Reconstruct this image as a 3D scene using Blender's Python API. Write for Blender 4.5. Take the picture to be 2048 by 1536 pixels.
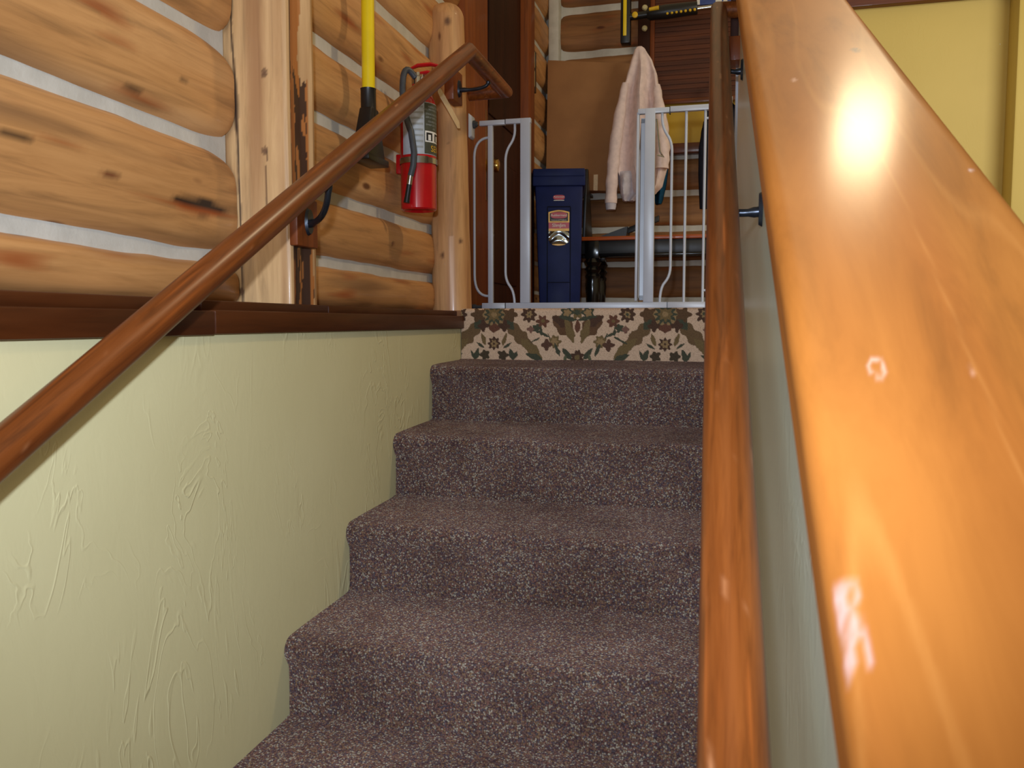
import bpy, bmesh, math, random
from mathutils import Vector, Matrix, noise

# ------------------------------------------------------------------ scene, camera, light
random.seed(7)
for o in list(bpy.data.objects):
    bpy.data.objects.remove(o)
SC = bpy.context.scene
COL = SC.collection
Z0 = 1.484            # eye height above the lower floor; all numbers below are relative to the eye

cam_d = bpy.data.cameras.new('camera')
cam_d.sensor_width = 36.0
cam_d.lens = 1660.0 / 2048.0 * 36.0
cam_d.clip_start = 0.02
cam_d.dof.use_dof = True
cam_d.dof.focus_distance = 2.3
cam_d.dof.aperture_fstop = 11.0
cam = bpy.data.objects.new('camera', cam_d)
COL.objects.link(cam)
cam.location = (0, 0, Z0)
cam.rotation_euler = (math.radians(90 - 4.24), 0, math.radians(14.35))
SC.camera = cam

SC.view_settings.view_transform = 'Standard'
SC.view_settings.look = 'None'
SC.view_settings.gamma = 1.0
SC.view_settings.use_curve_mapping = False
SC.view_settings.exposure = 0.0

W = bpy.data.worlds.new('world')
SC.world = W
W.use_nodes = True
W.node_tree.nodes['Background'].inputs['Color'].default_value = (1.0, 0.74, 0.40, 1)
W.node_tree.nodes['Background'].inputs['Strength'].default_value = 0.38


def area_light(name, loc, target, size, power, col, spread=180):
    d = bpy.data.lights.new(name, 'AREA')
    d.shape = 'RECTANGLE'
    d.size, d.size_y = size
    d.energy = power
    d.color = col
    d.spread = math.radians(spread)
    o = bpy.data.objects.new(name, d)
    COL.objects.link(o)
    o.location = (loc[0], loc[1], loc[2] + Z0)
    v = Vector(target) - Vector(loc)
    o.rotation_euler = v.to_track_quat('-Z', 'Y').to_euler()
    return o


# daylight from a window behind the stairs; an unseen fill for the far wall; a lamp over the landing, the camera flash
area_light('window_daylight', (-0.55, -1.5, 0.55), (0.1, 1.0, -0.4), (0.9, 0.7), 26, (0.80, 0.91, 1.0))
area_light('far_wall_fill', (2.6, 2.0, 1.9), (1.2, 5.2, 0.6), (1.6, 1.2), 17, (1.0, 0.96, 0.82), 95)  # unseen area light added to brighten the far yellow wall
area_light('ceiling_lamp', (0.47, 2.53, 1.97), (0.2, 1.4, 0.0), (0.18, 0.18), 13, (1.0, 0.78, 0.48))
fl = bpy.data.lights.new('camera_flash', 'SPOT')
fl.energy = 98
fl.color = (0.68, 0.80, 1.0)
fl.spot_size = math.radians(110)
fl.spot_blend = 1.0
fl.shadow_soft_size = 0.018
flo = bpy.data.objects.new('camera_flash', fl)
COL.objects.link(flo)
flo.location = (-0.035, -0.02, 0.14 + Z0)
flo.rotation_euler = Vector((-0.32, 1.0, -0.06)).to_track_quat('-Z', 'Y').to_euler()


# ------------------------------------------------------------------ helpers: colour and materials
def lin(c):
    def f(v):
        v /= 255.0
        return v / 12.92 if v <= 0.04045 else ((v + 0.055) / 1.055) ** 2.4
    return (f(c[0]), f(c[1]), f(c[2]), 1.0)


class NT:
    def __init__(self, name):
        self.m = bpy.data.materials.new(name)
        self.m.use_nodes = True
        self.t = self.m.node_tree
        self.b = self.t.nodes['Principled BSDF']

    def n(self, typ, **kw):
        nd = self.t.nodes.new(typ)
        for k, v in kw.items():
            setattr(nd, k, v)
        return nd

    def l(self, a, b):
        self.t.links.new(a, b)

    def coords(self, scale=(1, 1, 1), rot=(0, 0, 0)):
        tc = self.n('ShaderNodeTexCoord')
        mp = self.n('ShaderNodeMapping')
        mp.inputs['Scale'].default_value = scale
        src = tc.outputs['Object']
        if any(rot):          # turn to the grain direction first, stretch along it after
            mr = self.n('ShaderNodeMapping')
            mr.inputs['Rotation'].default_value = rot
            self.l(src, mr.inputs['Vector'])
            src = mr.outputs['Vector']
        self.l(src, mp.inputs['Vector'])
        return mp.outputs['Vector']

    def noise(self, vec, scale, detail=4, rough=0.55, dist=0.0):
        nd = self.n('ShaderNodeTexNoise')
        nd.inputs['Scale'].default_value = scale
        nd.inputs['Detail'].default_value = detail
        nd.inputs['Roughness'].default_value = rough
        nd.inputs['Distortion'].default_value = dist
        self.l(vec, nd.inputs['Vector'])
        return nd.outputs['Fac']

    def ramp(self, fac, stops, interp='LINEAR'):
        r = self.n('ShaderNodeValToRGB')
        r.color_ramp.interpolation = interp
        el = r.color_ramp.elements
        while len(el) < len(stops):
            el.new(0.5)
        for e, (p, c) in zip(el, stops):
            e.position = p
            e.color = lin(c) if len(c) == 3 else c
        self.l(fac, r.inputs['Fac'])
        return r.outputs['Color']

    def mix(self, fac, a, b, mode='MIX'):
        m = self.n('ShaderNodeMix')
        m.data_type = 'RGBA'
        m.blend_type = mode
        for s, v in ((m.inputs[0], fac), (m.inputs[6], a), (m.inputs[7], b)):
            if isinstance(v, (int, float)):
                s.default_value = v
            elif isinstance(v, tuple):
                s.default_value = v
            else:
                self.l(v, s)
        return m.outputs[2]

    def bump(self, h, strength, dist=0.002):
        bp = self.n('ShaderNodeBump')
        bp.inputs['Strength'].default_value = strength
        bp.inputs['Distance'].default_value = dist
        self.l(h, bp.inputs['Height'])
        self.l(bp.outputs['Normal'], self.b.inputs['Normal'])

    def paint(self, col):
        """mix in the marks (knots, cracks, print) that a mesh carries in its own 'paint' attribute"""
        a = self.n('ShaderNodeAttribute')
        a.attribute_name = 'paint'
        return self.mix(a.outputs['Alpha'], col, a.outputs['Color'])

    def done(self, col, rough=0.6, metal=0.0, coat=0.0, spec=0.5):
        if isinstance(col, tuple):
            self.b.inputs['Base Color'].default_value = col
        else:
            self.l(col, self.b.inputs['Base Color'])
        if isinstance(rough, (int, float)):
            self.b.inputs['Roughness'].default_value = rough
        else:
            self.l(rough, self.b.inputs['Roughness'])
        self.b.inputs['Metallic'].default_value = metal
        self.b.inputs['Coat Weight'].default_value = coat
        self.b.inputs['Coat Roughness'].default_value = 0.12
        self.b.inputs['Specular IOR Level'].default_value = spec
        return self.m


def plain(name, c, rough=0.5, metal=0.0, var=0.12, scale=20, coat=0.0, spec=0.5, painted=False):
    k = NT(name)
    d = tuple(max(0, int(v * (1 - var))) for v in c)
    u = tuple(min(255, int(v * (1 + var * 0.6))) for v in c)
    col = k.ramp(k.noise(k.coords(), scale, 4), [(0.3, d), (0.7, u)])
    if painted:
        col = k.paint(col)
    return k.done(col, rough, metal, coat, spec)


def wood(name, dark, mid, light, axis='y', size=1.0, rough=0.5, coat=0.0, knots=0.0, bump=0.25, stretch=14.0, spec=0.4, rot=(0, 0, 0), coat_rough=0.12, streaks=0.5):
    k = NT(name)
    s = [stretch, stretch, stretch]
    s['xyz'.index(axis)] = 1.0
    sc = tuple(v * size for v in s)
    vec = k.coords(sc, rot)
    broad = k.noise(k.coords(tuple(v * 0.28 * size for v in s), rot), 1.0, 3, 0.5, 0.6)
    fine = k.noise(vec, 3.0, 6, 0.62, 0.5)
    col = k.ramp(broad, [(0.28, dark), (0.5, mid), (0.74, light)])
    streak = k.ramp(fine, [(0.30, (120, 105, 90)), (0.48, (225, 218, 208)), (0.62, (255, 255, 255))])
    col = k.mix(streaks, col, streak, 'MULTIPLY')
    if knots > 0:
        v = k.n('ShaderNodeTexVoronoi')
        v.inputs['Scale'].default_value = 1.0
        ks = [9.0 * size] * 3
        ks['xyz'.index(axis)] = 3.2 * size
        k.l(k.coords(tuple(ks), rot), v.inputs['Vector'])
        kn = k.ramp(v.outputs['Distance'], [(0.0, (60, 38, 22)), (0.06 * knots, (110, 70, 40)), (0.12 * knots, (255, 255, 255))])
        col = k.mix(0.85, col, kn, 'MULTIPLY')
    col = k.paint(col)
    if bump:
        k.bump(fine, bump, 0.0015)
    m = k.done(col, rough, 0, coat, spec)
    k.b.inputs['Coat Roughness'].default_value = coat_rough
    return m


M = {}
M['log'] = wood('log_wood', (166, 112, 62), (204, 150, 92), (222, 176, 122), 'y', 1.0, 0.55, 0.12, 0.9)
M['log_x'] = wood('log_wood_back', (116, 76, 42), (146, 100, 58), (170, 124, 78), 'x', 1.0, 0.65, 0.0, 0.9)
M['post'] = wood('pale_post_wood', (188, 146, 98), (210, 170, 120), (226, 190, 144), 'z', 1.1, 0.5, 0.1, 0.0, 0.2)
M['newel'] = wood('peeled_pole_wood', (186, 132, 80), (208, 160, 106), (222, 184, 136), 'z', 1.2, 0.55, 0.1, 0.7, 0.2)
M['rail'] = wood('stained_rail_wood', (90, 43, 14), (116, 60, 21), (142, 78, 30), 'y', 1.6, 0.38, 0.18, 0.0, 0.06, 18, 0.3, (math.radians(-29), 0, 0), 0.25, 0.7)
M['cap'] = wood('lacquered_cap_wood', (158, 94, 38), (178, 114, 48), (196, 134, 62), 'y', 1.0, 0.55, 0.2, 0.0, 0.03, 7, 0.08, (math.radians(-30), 0, 0), 0.2, 0.42)
M['trim'] = wood('dark_stained_trim', (60, 28, 10), (80, 39, 13), (104, 54, 20), 'y', 1.2, 0.45, 0.06, 0.0, 0.06, 14, 0.25)
M['trim_z'] = wood('stained_casing', (104, 48, 14), (132, 66, 22), (150, 80, 30), 'z', 1.2, 0.5, 0.1, 0.0, 0.08, 14, 0.3)
M['trim_x'] = wood('stained_trim_wide', (92, 42, 14), (118, 58, 20), (140, 74, 28), 'x', 1.2, 0.4, 0.3, 0.0, 0.08)
M['door'] = wood('dark_door_wood', (44, 18, 7), (58, 26, 10), (66, 30, 12), 'z', 1.2, 0.6, 0.0, 0.0, 0.08, 14, 0.2)
M['blind'] = wood('woven_blind_wood', (70, 32, 10), (92, 44, 14), (110, 56, 20), 'x', 2.5, 0.6, 0.0, 0.0, 0.1, 30)
M['bench_top'] = wood('orange_bench_top', (150, 66, 18), (180, 86, 28), (200, 104, 40), 'x', 1.4, 0.35, 0.3)
M['white'] = plain('white_enamel', (184, 191, 202), 0.32, 0, 0.03, 8)
M['black'] = plain('black_plastic', (22, 22, 23), 0.38, 0, 0.2, 30)
M['black_gloss'] = plain('black_gloss_paint', (14, 14, 15), 0.16, 0, 0.2, 30)
M['iron'] = plain('dark_iron', (52, 56, 64), 0.3, 0.7, 0.15, 30)
M['brass'] = plain('brass', (196, 160, 88), 0.25, 1.0, 0.1, 30)
M['steel'] = plain('bright_steel', (196, 196, 192), 0.22, 1.0, 0.06, 30)
M['yellow'] = plain('yellow_enamel', (236, 206, 22), 0.35, 0, 0.05, 10)
M['red'] = plain('red_enamel', (186, 14, 22), 0.25, 0, 0.08, 10, 0.5)
M['hose'] = plain('grey_hose_rubber', (62, 66, 70), 0.5, 0, 0.12, 40)
M['labelgrey'] = plain('silver_label', (176, 182, 186), 0.35, 0.1, 0.05, 30, painted=True)
M['tag'] = plain('cream_tag', (226, 200, 160), 0.6, 0, 0.06, 60)
M['blue_shade'] = plain('navy_groove_shade', (10, 13, 30), 0.6, 0, 0.08, 14, spec=0.1)  # darker navy, paints the groove shade on the bin front
M['blue'] = plain('navy_plastic', (28, 37, 80), 0.45, 0, 0.08, 14, spec=0.12)
M['cardboard'] = plain('cardboard', (158, 114, 74), 0.85, 0, 0.05, 6, spec=0.2)
M['jacket'] = plain('cream_pink_fleece', (228, 206, 198), 0.9, 0, 0.06, 30, spec=0.2)
M['lining'] = plain('grey_lining', (196, 190, 196), 0.85, 0, 0.06, 30, spec=0.2)
M['teal'] = plain('teal_cloth', (16, 66, 92), 0.85, 0, 0.15, 40, spec=0.2)
M['navycloth'] = plain('dark_navy_cloth', (30, 32, 44), 0.9, 0, 0.2, 40, spec=0.2)
M['ivory'] = plain('ivory_plastic', (206, 192, 140), 0.35, 0, 0.05, 20)
M['yellowboard'] = plain('yellow_pane', (214, 168, 30), 0.5, 0, 0.05, 6)
M['ydot'] = plain('yellow_rubber', (220, 180, 30), 0.5, 0, 0.1, 40)
M['bluesticker'] = plain('blue_sticker', (58, 78, 140), 0.4, 0, 0.08, 40)
M['paper'] = plain('white_sticker', (226, 222, 210), 0.5, 0, 0.05, 60)
M['ink'] = plain('black_ink', (26, 24, 22), 0.5, 0, 0.1, 60)
M['labelred'] = plain('label_red', (168, 22, 24), 0.35, 0, 0.08, 60)
M['labelgold'] = plain('label_gold', (226, 172, 30), 0.35, 0, 0.08, 60)
M['labelolive'] = plain('label_dark', (70, 72, 58), 0.4, 0, 0.1, 60)
M['labeltext'] = plain('label_text', (150, 152, 146), 0.5, 0, 0.05, 60)
M['foil'] = plain('foil_label', (176, 190, 202), 0.18, 1.0, 0.05, 20)


def plaster(name, c1, c2, rough, strength):
    k = NT(name)
    v = k.coords()
    col = k.ramp(k.noise(v, 2.2, 3), [(0.3, c1), (0.7, c2)])
    # trowel ridges: thin contour lines of a slow noise, and a fine tooth
    slow = k.noise(k.coords((6.5, 6.5, 2.6)), 1.0, 3, 0.6, 1.4)
    ridge = k.ramp(slow, [(0.40, (0, 0, 0)), (0.425, (255, 255, 255)), (0.435, (30, 30, 30)), (0.52, (0, 0, 0)), (0.545, (200, 200, 200)), (0.553, (20, 20, 20)), (0.62, (90, 90, 90))])
    mask = k.ramp(k.noise(k.coords((3.5, 3.5, 3.0), (0.4, 0.2, 0)), 1.0, 2), [(0.42, (0, 0, 0)), (0.6, (255, 255, 255))])
    fine = k.ramp(k.noise(k.coords((22, 22, 9)), 1.0, 4, 0.7, 0.8), [(0.35, (70, 70, 70)), (0.65, (150, 150, 150))])
    r2 = k.mix(1.0, ridge, mask, 'MULTIPLY')
    h = k.mix(0.45, r2, fine, 'ADD')
    k.bump(h, strength, 0.004)
    chips = k.n('ShaderNodeTexVoronoi')
    chips.inputs['Scale'].default_value = 9.0
    k.l(v, chips.inputs['Vector'])
    ch = k.ramp(chips.outputs['Distance'], [(0.0, (255, 255, 255)), (0.018, (255, 255, 255)), (0.022, (0, 0, 0))])
    col = k.mix(ch, col, lin((222, 224, 216)))
    col = k.paint(col)
    return k.done(col, rough, 0, 0, 0.35)


M['plaster'] = plaster('yellow_plaster', (208, 198, 150), (215, 205, 158), 0.5, 0.35)
M['plaster_gloss'] = plaster('yellow_plaster_glossy', (208, 207, 180), (216, 215, 188), 0.3, 0.12)
M['yellow_wall'] = plaster('far_yellow_wall', (214, 190, 106), (220, 196, 112), 0.5, 0.1)


def chink_mat():
    k = NT('chinking')
    col = k.ramp(k.noise(k.coords(), 14, 5), [(0.3, (186, 182, 170)), (0.7, (204, 200, 188))])
    k.bump(k.noise(k.coords(), 90, 3), 0.3, 0.002)
    return k.done(col, 0.85, 0, 0, 0.2)


M['chink'] = chink_mat()


def carpet_mat():
    k = NT('loop_carpet')
    v = k.n('ShaderNodeTexVoronoi')
    v.inputs['Scale'].default_value = 1.0
    v.inputs['Randomness'].default_value = 0.9
    k.l(k.coords((320, 320, 320), (0, 0, 0.5)), v.inputs['Vector'])
    sep = k.n('ShaderNodeSeparateColor')
    k.l(v.outputs['Color'], sep.inputs['Color'])
    col = k.ramp(sep.outputs['Red'], [(0.0, (104, 80, 82)), (0.20, (130, 100, 90)), (0.36, (106, 94, 100)), (0.50, (152, 122, 96)), (0.64, (134, 104, 92)), (0.78, (176, 164, 146)), (0.88, (144, 102, 90)), (0.95, (188, 178, 160))], 'CONSTANT')
    broad = k.ramp(k.noise(k.coords(), 5, 4), [(0.3, (205, 200, 198)), (0.7, (255, 255, 255))])
    col = k.mix(1.0, col, broad, 'MULTIPLY')
    edge = k.ramp(v.outputs['Distance'], [(0.15, (255, 255, 255)), (0.8, (130, 122, 122))])
    col = k.mix(0.8, col, edge, 'MULTIPLY')
    inv = k.n('ShaderNodeMath', operation='MULTIPLY')
    k.l(v.outputs['Distance'], inv.inputs[0])
    inv.inputs[1].default_value = -1.0
    k.bump(inv.outputs[0], 0.45, 0.003)
    k.b.inputs['Diffuse Roughness'].default_value = 1.0
    return k.done(col, 0.95, 0, 0, 0.1)


M['carpet'] = carpet_mat()


def rug_mat():
    k = NT('floral_rug')
    col = k.paint(lin((214, 182, 152)))
    v = k.n('ShaderNodeTexVoronoi')
    v.inputs['Scale'].default_value = 420
    k.l(k.coords(), v.inputs['Vector'])
    sh = k.ramp(v.outputs['Distance'], [(0.1, (255, 255, 255)), (0.8, (185, 180, 175))])
    col = k.mix(0.7, col, sh, 'MULTIPLY')
    k.bump(k.noise(k.coords(), 420, 2), 0.3, 0.002)
    return k.done(col, 0.95, 0, 0, 0.1)


M['rug'] = rug_mat()
M['floor'] = wood('floor_boards', (120, 76, 42), (146, 96, 54), (166, 112, 66), 'y', 1.0, 0.5)


# ------------------------------------------------------------------ helpers: objects
def tag(o, label=None, cat=None, group=None, kind=None):
    for key, v in (('label', label), ('category', cat), ('group', group), ('kind', kind)):
        if v:
            o[key] = v
    return o


def thing(name, loc, label=None, cat=None, group=None, kind=None):
    o = bpy.data.objects.new(name, None)
    o.empty_display_size = 0.1
    COL.objects.link(o)
    o.location = (loc[0], loc[1], loc[2] + Z0)
    return tag(o, label, cat, group, kind)


def root_of(o):
    while o.parent:
        o = o.parent
    return o


def obj(name, bm, mat, parent=None, smooth=True, base=None, angle=40):
    """one mesh object from a bmesh whose points are in eye-relative coordinates"""
    if parent is None:
        if base is None:
            zs = [v.co for v in bm.verts]
            base = (sum(v.x for v in zs) / len(zs), sum(v.y for v in zs) / len(zs), min(v.z for v in zs))
        org = Vector(base)
    else:
        r = root_of(parent)
        org = Vector((r.location.x, r.location.y, r.location.z - Z0))
    for v in bm.verts:
        v.co -= org
    me = bpy.data.meshes.new(name)
    bmesh.ops.recalc_face_normals(bm, faces=bm.faces)
    bm.to_mesh(me)
    bm.free()
    if 'paint' not in me.color_attributes:      # no marks of its own
        ca = me.color_attributes.new('paint', 'FLOAT_COLOR', 'POINT')
        ca.data.foreach_set('color', [0.0] * (4 * len(me.vertices)))
    if smooth:
        for p in me.polygons:
            p.use_smooth = True
        me.set_sharp_from_angle(angle=math.radians(angle))
    mats = mat if isinstance(mat, (list, tuple)) else [mat]
    for mm in mats:
        me.materials.append(M[mm] if isinstance(mm, str) else mm)
    o = bpy.data.objects.new(name, me)
    COL.objects.link(o)
    if parent is None:
        o.location = (org.x, org.y, org.z + Z0)
    else:
        o.parent = parent
    return o


def B():
    return bmesh.new()


def box(bm, x0, x1, y0, y1, z0, z1, bev=0.0, seg=2, mi=0):
    vs = [bm.verts.new((x, y, z)) for z in (z0, z1) for y in (y0, y1) for x in (x0, x1)]
    f = [(0, 1, 3, 2), (4, 6, 7, 5), (0, 4, 5, 1), (2, 3, 7, 6), (0, 2, 6, 4), (1, 5, 7, 3)]
    fs = [bm.faces.new([vs[i] for i in q]) for q in f]
    for q in fs:
        q.material_index = mi
    if bev > 0:
        es = list({e for q in fs for e in q.edges})
        bmesh.ops.bevel(bm, geom=es, offset=bev, segments=seg, profile=0.5, affect='EDGES')
    return bm


def hexa(bm, pts, bev=0.0):
    """eight points: four bottom (counter clockwise), four top"""
    vs = [bm.verts.new(p) for p in pts]
    fs = [bm.faces.new([vs[i] for i in q]) for q in ((3, 2, 1, 0), (4, 5, 6, 7), (0, 1, 5, 4), (1, 2, 6, 5), (2, 3, 7, 6), (3, 0, 4, 7))]
    if bev > 0:
        es = list({e for q in fs for e in q.edges})
        bmesh.ops.bevel(bm, geom=es, offset=bev, segments=2, profile=0.5, affect='EDGES')
    return bm


def grid(bm, fn, nu, nv, close_u=False, close_v=False, paint=None, mi=0):
    rows = []
    lay = bm.verts.layers.float_color.get('paint') or bm.verts.layers.float_color.new('paint') if paint else None
    for i in range(nu if close_u else nu + 1):
        r = []
        for j in range(nv if close_v else nv + 1):
            p = Vector(fn(i / nu, j / nv))
            v = bm.verts.new(p)
            if paint:
                v[lay] = paint(p, i / nu, j / nv)
            r.append(v)
        rows.append(r)
    for i in range(nu):
        for j in range(nv):
            a, b = rows[i], rows[(i + 1) % len(rows)]
            f = bm.faces.new((a[j], b[j], b[(j + 1) % len(b)], a[(j + 1) % len(a)]))
            f.material_index = mi
    return rows


def tube(bm, pts, rad, seg=12, caps=True, mi=0, flat=1.0):
    pts = [Vector(p) for p in pts]
    n = len(pts)
    rads = rad if isinstance(rad, (list, tuple)) else [rad] * n
    T = []
    for i in range(n):
        a = (pts[i] - pts[i - 1]).normalized() if i > 0 else None
        b = (pts[i + 1] - pts[i]).normalized() if i < n - 1 else None
        T.append((a or b, b or a))
    d0 = T[0][1]
    up = Vector((0, 0, 1)) if abs(d0.z) < 0.9 else Vector((0, 1, 0))
    s = d0.cross(up).normalized()
    u = s.cross(d0).normalized()
    rings = []
    for i in range(n):
        a, b = T[i]
        t = (a + b).normalized()
        s = (s - t * s.dot(t)).normalized()
        u = t.cross(s).normalized() * -1
        c = max(0.35, a.dot(t))
        bend = (b - a)
        bd = bend.normalized() if bend.length > 1e-4 else None
        ring = []
        for k in range(seg):
            an = 2 * math.pi * k / seg
            off = (s * math.cos(an) + u * math.sin(an) * flat) * rads[i]
            if bd is not None:
                off += bd * off.dot(bd) * (1 / c - 1)
            ring.append(bm.verts.new(pts[i] + off))
        rings.append(ring)
    for i in range(n - 1):
        for k in range(seg):
            f = bm.faces.new((rings[i][k], rings[i][(k + 1) % seg], rings[i + 1][(k + 1) % seg], rings[i + 1][k]))
            f.material_index = mi
    if caps:
        bm.faces.new(rings[0]).material_index = mi
        bm.faces.new(rings[-1]).material_index = mi
    return bm


def lathe(bm, c, prof, seg=24, axis='z', mi=0):
    """prof: list of (radius, height) along the axis from point c"""
    c = Vector(c)
    rows = []
    for r, h in prof:
        row = []
        for k in range(seg):
            a = 2 * math.pi * k / seg
            if axis == 'z':
                p = (r * math.cos(a), r * math.sin(a), h)
            elif axis == 'x':
                p = (h, r * math.cos(a), r * math.sin(a))
            else:
                p = (r * math.cos(a), h, r * math.sin(a))
            row.append(bm.verts.new(c + Vector(p)))
        rows.append(row)
    for i in range(len(rows) - 1):
        for k in range(seg):
            f = bm.faces.new((rows[i][k], rows[i][(k + 1) % seg], rows[i + 1][(k + 1) % seg], rows[i + 1][k]))
            f.material_index = mi
    bm.faces.new(rows[0]).material_index = mi
    bm.faces.new(rows[-1]).material_index = mi
    return bm


def arc(p0, p1, p2, n=8):
    """quadratic bend"""
    p0, p1, p2 = map(Vector, (p0, p1, p2))
    return [p0 * (1 - t) ** 2 + p1 * 2 * t * (1 - t) + p2 * t * t for t in [i / n for i in range(n + 1)]]


def prism(bm, poly, y0, y1, mi=0):
    """polygon of (x, z) points pushed from y0 to y1"""
    a = [bm.verts.new((x, y0, z)) for x, z in poly]
    b = [bm.verts.new((x, y1, z)) for x, z in poly]
    n = len(poly)
    bm.faces.new(a).material_index = mi
    bm.faces.new(b).material_index = mi
    for i in range(n):
        bm.faces.new((a[i], a[(i + 1) % n], b[(i + 1) % n], b[i])).material_index = mi
    return bm


def text_mesh(s, size, fn, depth=0.0):
    """flat lettering as a bmesh; fn maps (u, v) in metres to a point"""
    cu = bpy.data.curves.new('lettering', 'FONT')
    cu.body = s
    cu.size = size
    cu.align_x = 'CENTER'
    cu.align_y = 'CENTER'
    cu.resolution_u = 3
    t = bpy.data.objects.new('lettering', cu)
    COL.objects.link(t)
    dg = bpy.context.evaluated_depsgraph_get()
    dg.update()
    me = bpy.data.meshes.new_from_object(t.evaluated_get(dg))
    bm = B()
    bm.from_mesh(me)
    for v in bm.verts:
        v.co = Vector(fn(v.co.x, v.co.y))
    bpy.data.objects.remove(t)
    bpy.data.curves.remove(cu)
    bpy.data.meshes.remove(me)
    return bm


def ns(x, y=0.0, z=0.0):
    return noise.noise(Vector((x, y, z)))


NOP = (0, 0, 0, 0)


def blot(col, a):
    c = lin(col)
    return (c[0], c[1], c[2], max(0.0, min(1.0, a)))


def over(a, b):
    """put mark b over mark a"""
    if b[3] <= 0:
        return a
    if a[3] <= 0:
        return b
    k = b[3] / max(1e-6, b[3] + a[3] * (1 - b[3]))
    return tuple(a[i] * (1 - k) + b[i] * k for i in range(3)) + (1 - (1 - a[3]) * (1 - b[3]),)


# ------------------------------------------------------------------ the setting
XL = -0.85                    # plaster face on the left
RISE, RUN, YTOP = 0.17, 0.289, 2.638
LAND = 0.046                  # landing level
XLOG = -1.0                   # face of the log wall


def wall_x(y):                # stair face of the half wall on the right
    return 0.0905 - 0.024 * y


# lower floor and landing
b = B(); box(b, -1.4, 2.6, -2.6, 5.6, -1.524, -1.484)
tag(obj('floor', b, 'floor', smooth=False), kind='structure')
b = B(); box(b, -1.2, 0.46, YTOP + 0.012, 5.6, -1.484, LAND - 0.006)
tag(obj('floor_landing', b, 'floor', smooth=False), kind='structure')

# plaster foundation wall on the left
b = B()
box(b, XL - 0.35, XL, -1.2, YTOP + 0.02, -1.484, -0.006)
tag(obj('wall_left', b, 'plaster', smooth=False), kind='structure')

# half wall beside the stairs
b = B()
n = 14
rows = []
for i in range(n + 1):
    y = -0.4 + (2.86 + 0.4) * i / n
    x0, x1 = wall_x(y), 0.262 - 0.045 * y
    zt = 0.585 * y - 0.405
    rows.append([b.verts.new((x0, y, -1.484)), b.verts.new((x0, y, zt)), b.verts.new((x1, y, zt)), b.verts.new((x1, y, -1.484))])
for i in range(n):
    for k in range(4):
        b.faces.new((rows[i][k], rows[i][(k + 1) % 4], rows[i + 1][(k + 1) % 4], rows[i + 1][k]))
b.faces.new(rows[0]); b.faces.new(rows[-1])
tag(obj('wall_right', b, 'plaster_gloss', smooth=False), kind='structure')


# lacquered cap board on the half wall
def cap_paint(p, u, v):
    y, x = p.y, p.x
    m = NOP
    # ring-shaped knot, dark knot, drips and chipped edge
    for (kx, ky, r, c, ring) in ((0.099, 0.598, 0.0046, (226, 196, 176), True), (0.177, 1.325, 0.010, (60, 50, 62), False), (0.085, 1.209, 0.007, (206, 160, 130), False),
                                 (0.228, 0.901, 0.004, (224, 196, 180), False), (0.155, 0.596, 0.003, (220, 170, 140), False)):
        d = math.hypot((x - kx), (y - ky) * 0.5)
        if ring:
            a = max(0, 1 - abs(d - r) / (r * 0.45)) * 0.45
        else:
            a = max(0, 1.3 - d / (r * 0.6) + 0.6 * ns(x * 300, y * 200))
        m = over(m, blot(c, min(a, 0.8)))
    xl = 0.063 - 0.028 * y
    if 0.002 < x - xl < 0.016 and 0.385 < y < 0.435:
        a = ns(x * 200, y * 110, 3) * 1.6 + 0.35
        m = over(m, blot((200, 168, 160), min(0.55, a)))
    # soft cathedral grain, redder and paler streaks along the board
    g = ns(x * 7, y * 0.9, 5) * 1.2 + ns(x * 20, y * 1.6, 9) * 0.3
    line = abs(math.sin(g * 5 + x * 30))
    m2 = blot((226, 160, 86), 0.14 * max(0, 1 - line * 5))
    g2 = ns(x * 16, y * 1.2, 21)
    m3 = blot((160, 82, 32), 0.4 * max(0, g2))
    return over(over(m3, m2), m)


TH = 0.036
rowsn = 420


def cap_fn(u, v):
    y = 0.05 + 2.75 * u
    xl, xr = 0.063 - 0.028 * y, 0.289 - 0.050 * y
    zt = 0.585 * y - 0.38
    NV = 76
    j = round(v * NV)
    def edge(q):              # 0 underside, 1..2 flat side, then a quarter round up to the top
        if q <= 2:
            return 0.0, -TH + (TH - 0.014) * (0, 0.02, 1)[q]
        a = (q - 2) / 6 * math.pi / 2
        return 0.014 * (1 - math.cos(a)), -0.014 + 0.014 * math.sin(a)
    if j <= 8:                # left edge from the underside up to the top
        dx, dz = edge(j)
        x = xl + dx
    elif j >= NV - 8:
        dx, dz = edge(NV - j)
        x = xr - dx
    else:
        t = (j - 8) / (NV - 16)
        x, dz = xl + 0.014 + (xr - xl - 0.028) * t, 0
    return (x, y - dz * 0.5, zt + dz * 0.86)


b = B()
rw = grid(b, cap_fn, rowsn, 76, paint=cap_paint)
b.faces.new(rw[0]); b.faces.new(rw[-1])
for i in range(rowsn):
    b.faces.new((rw[i][0], rw[i][-1], rw[i + 1][-1], rw[i + 1][0]))
tag(obj('trim_1', b, 'cap'), kind='structure')
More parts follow.
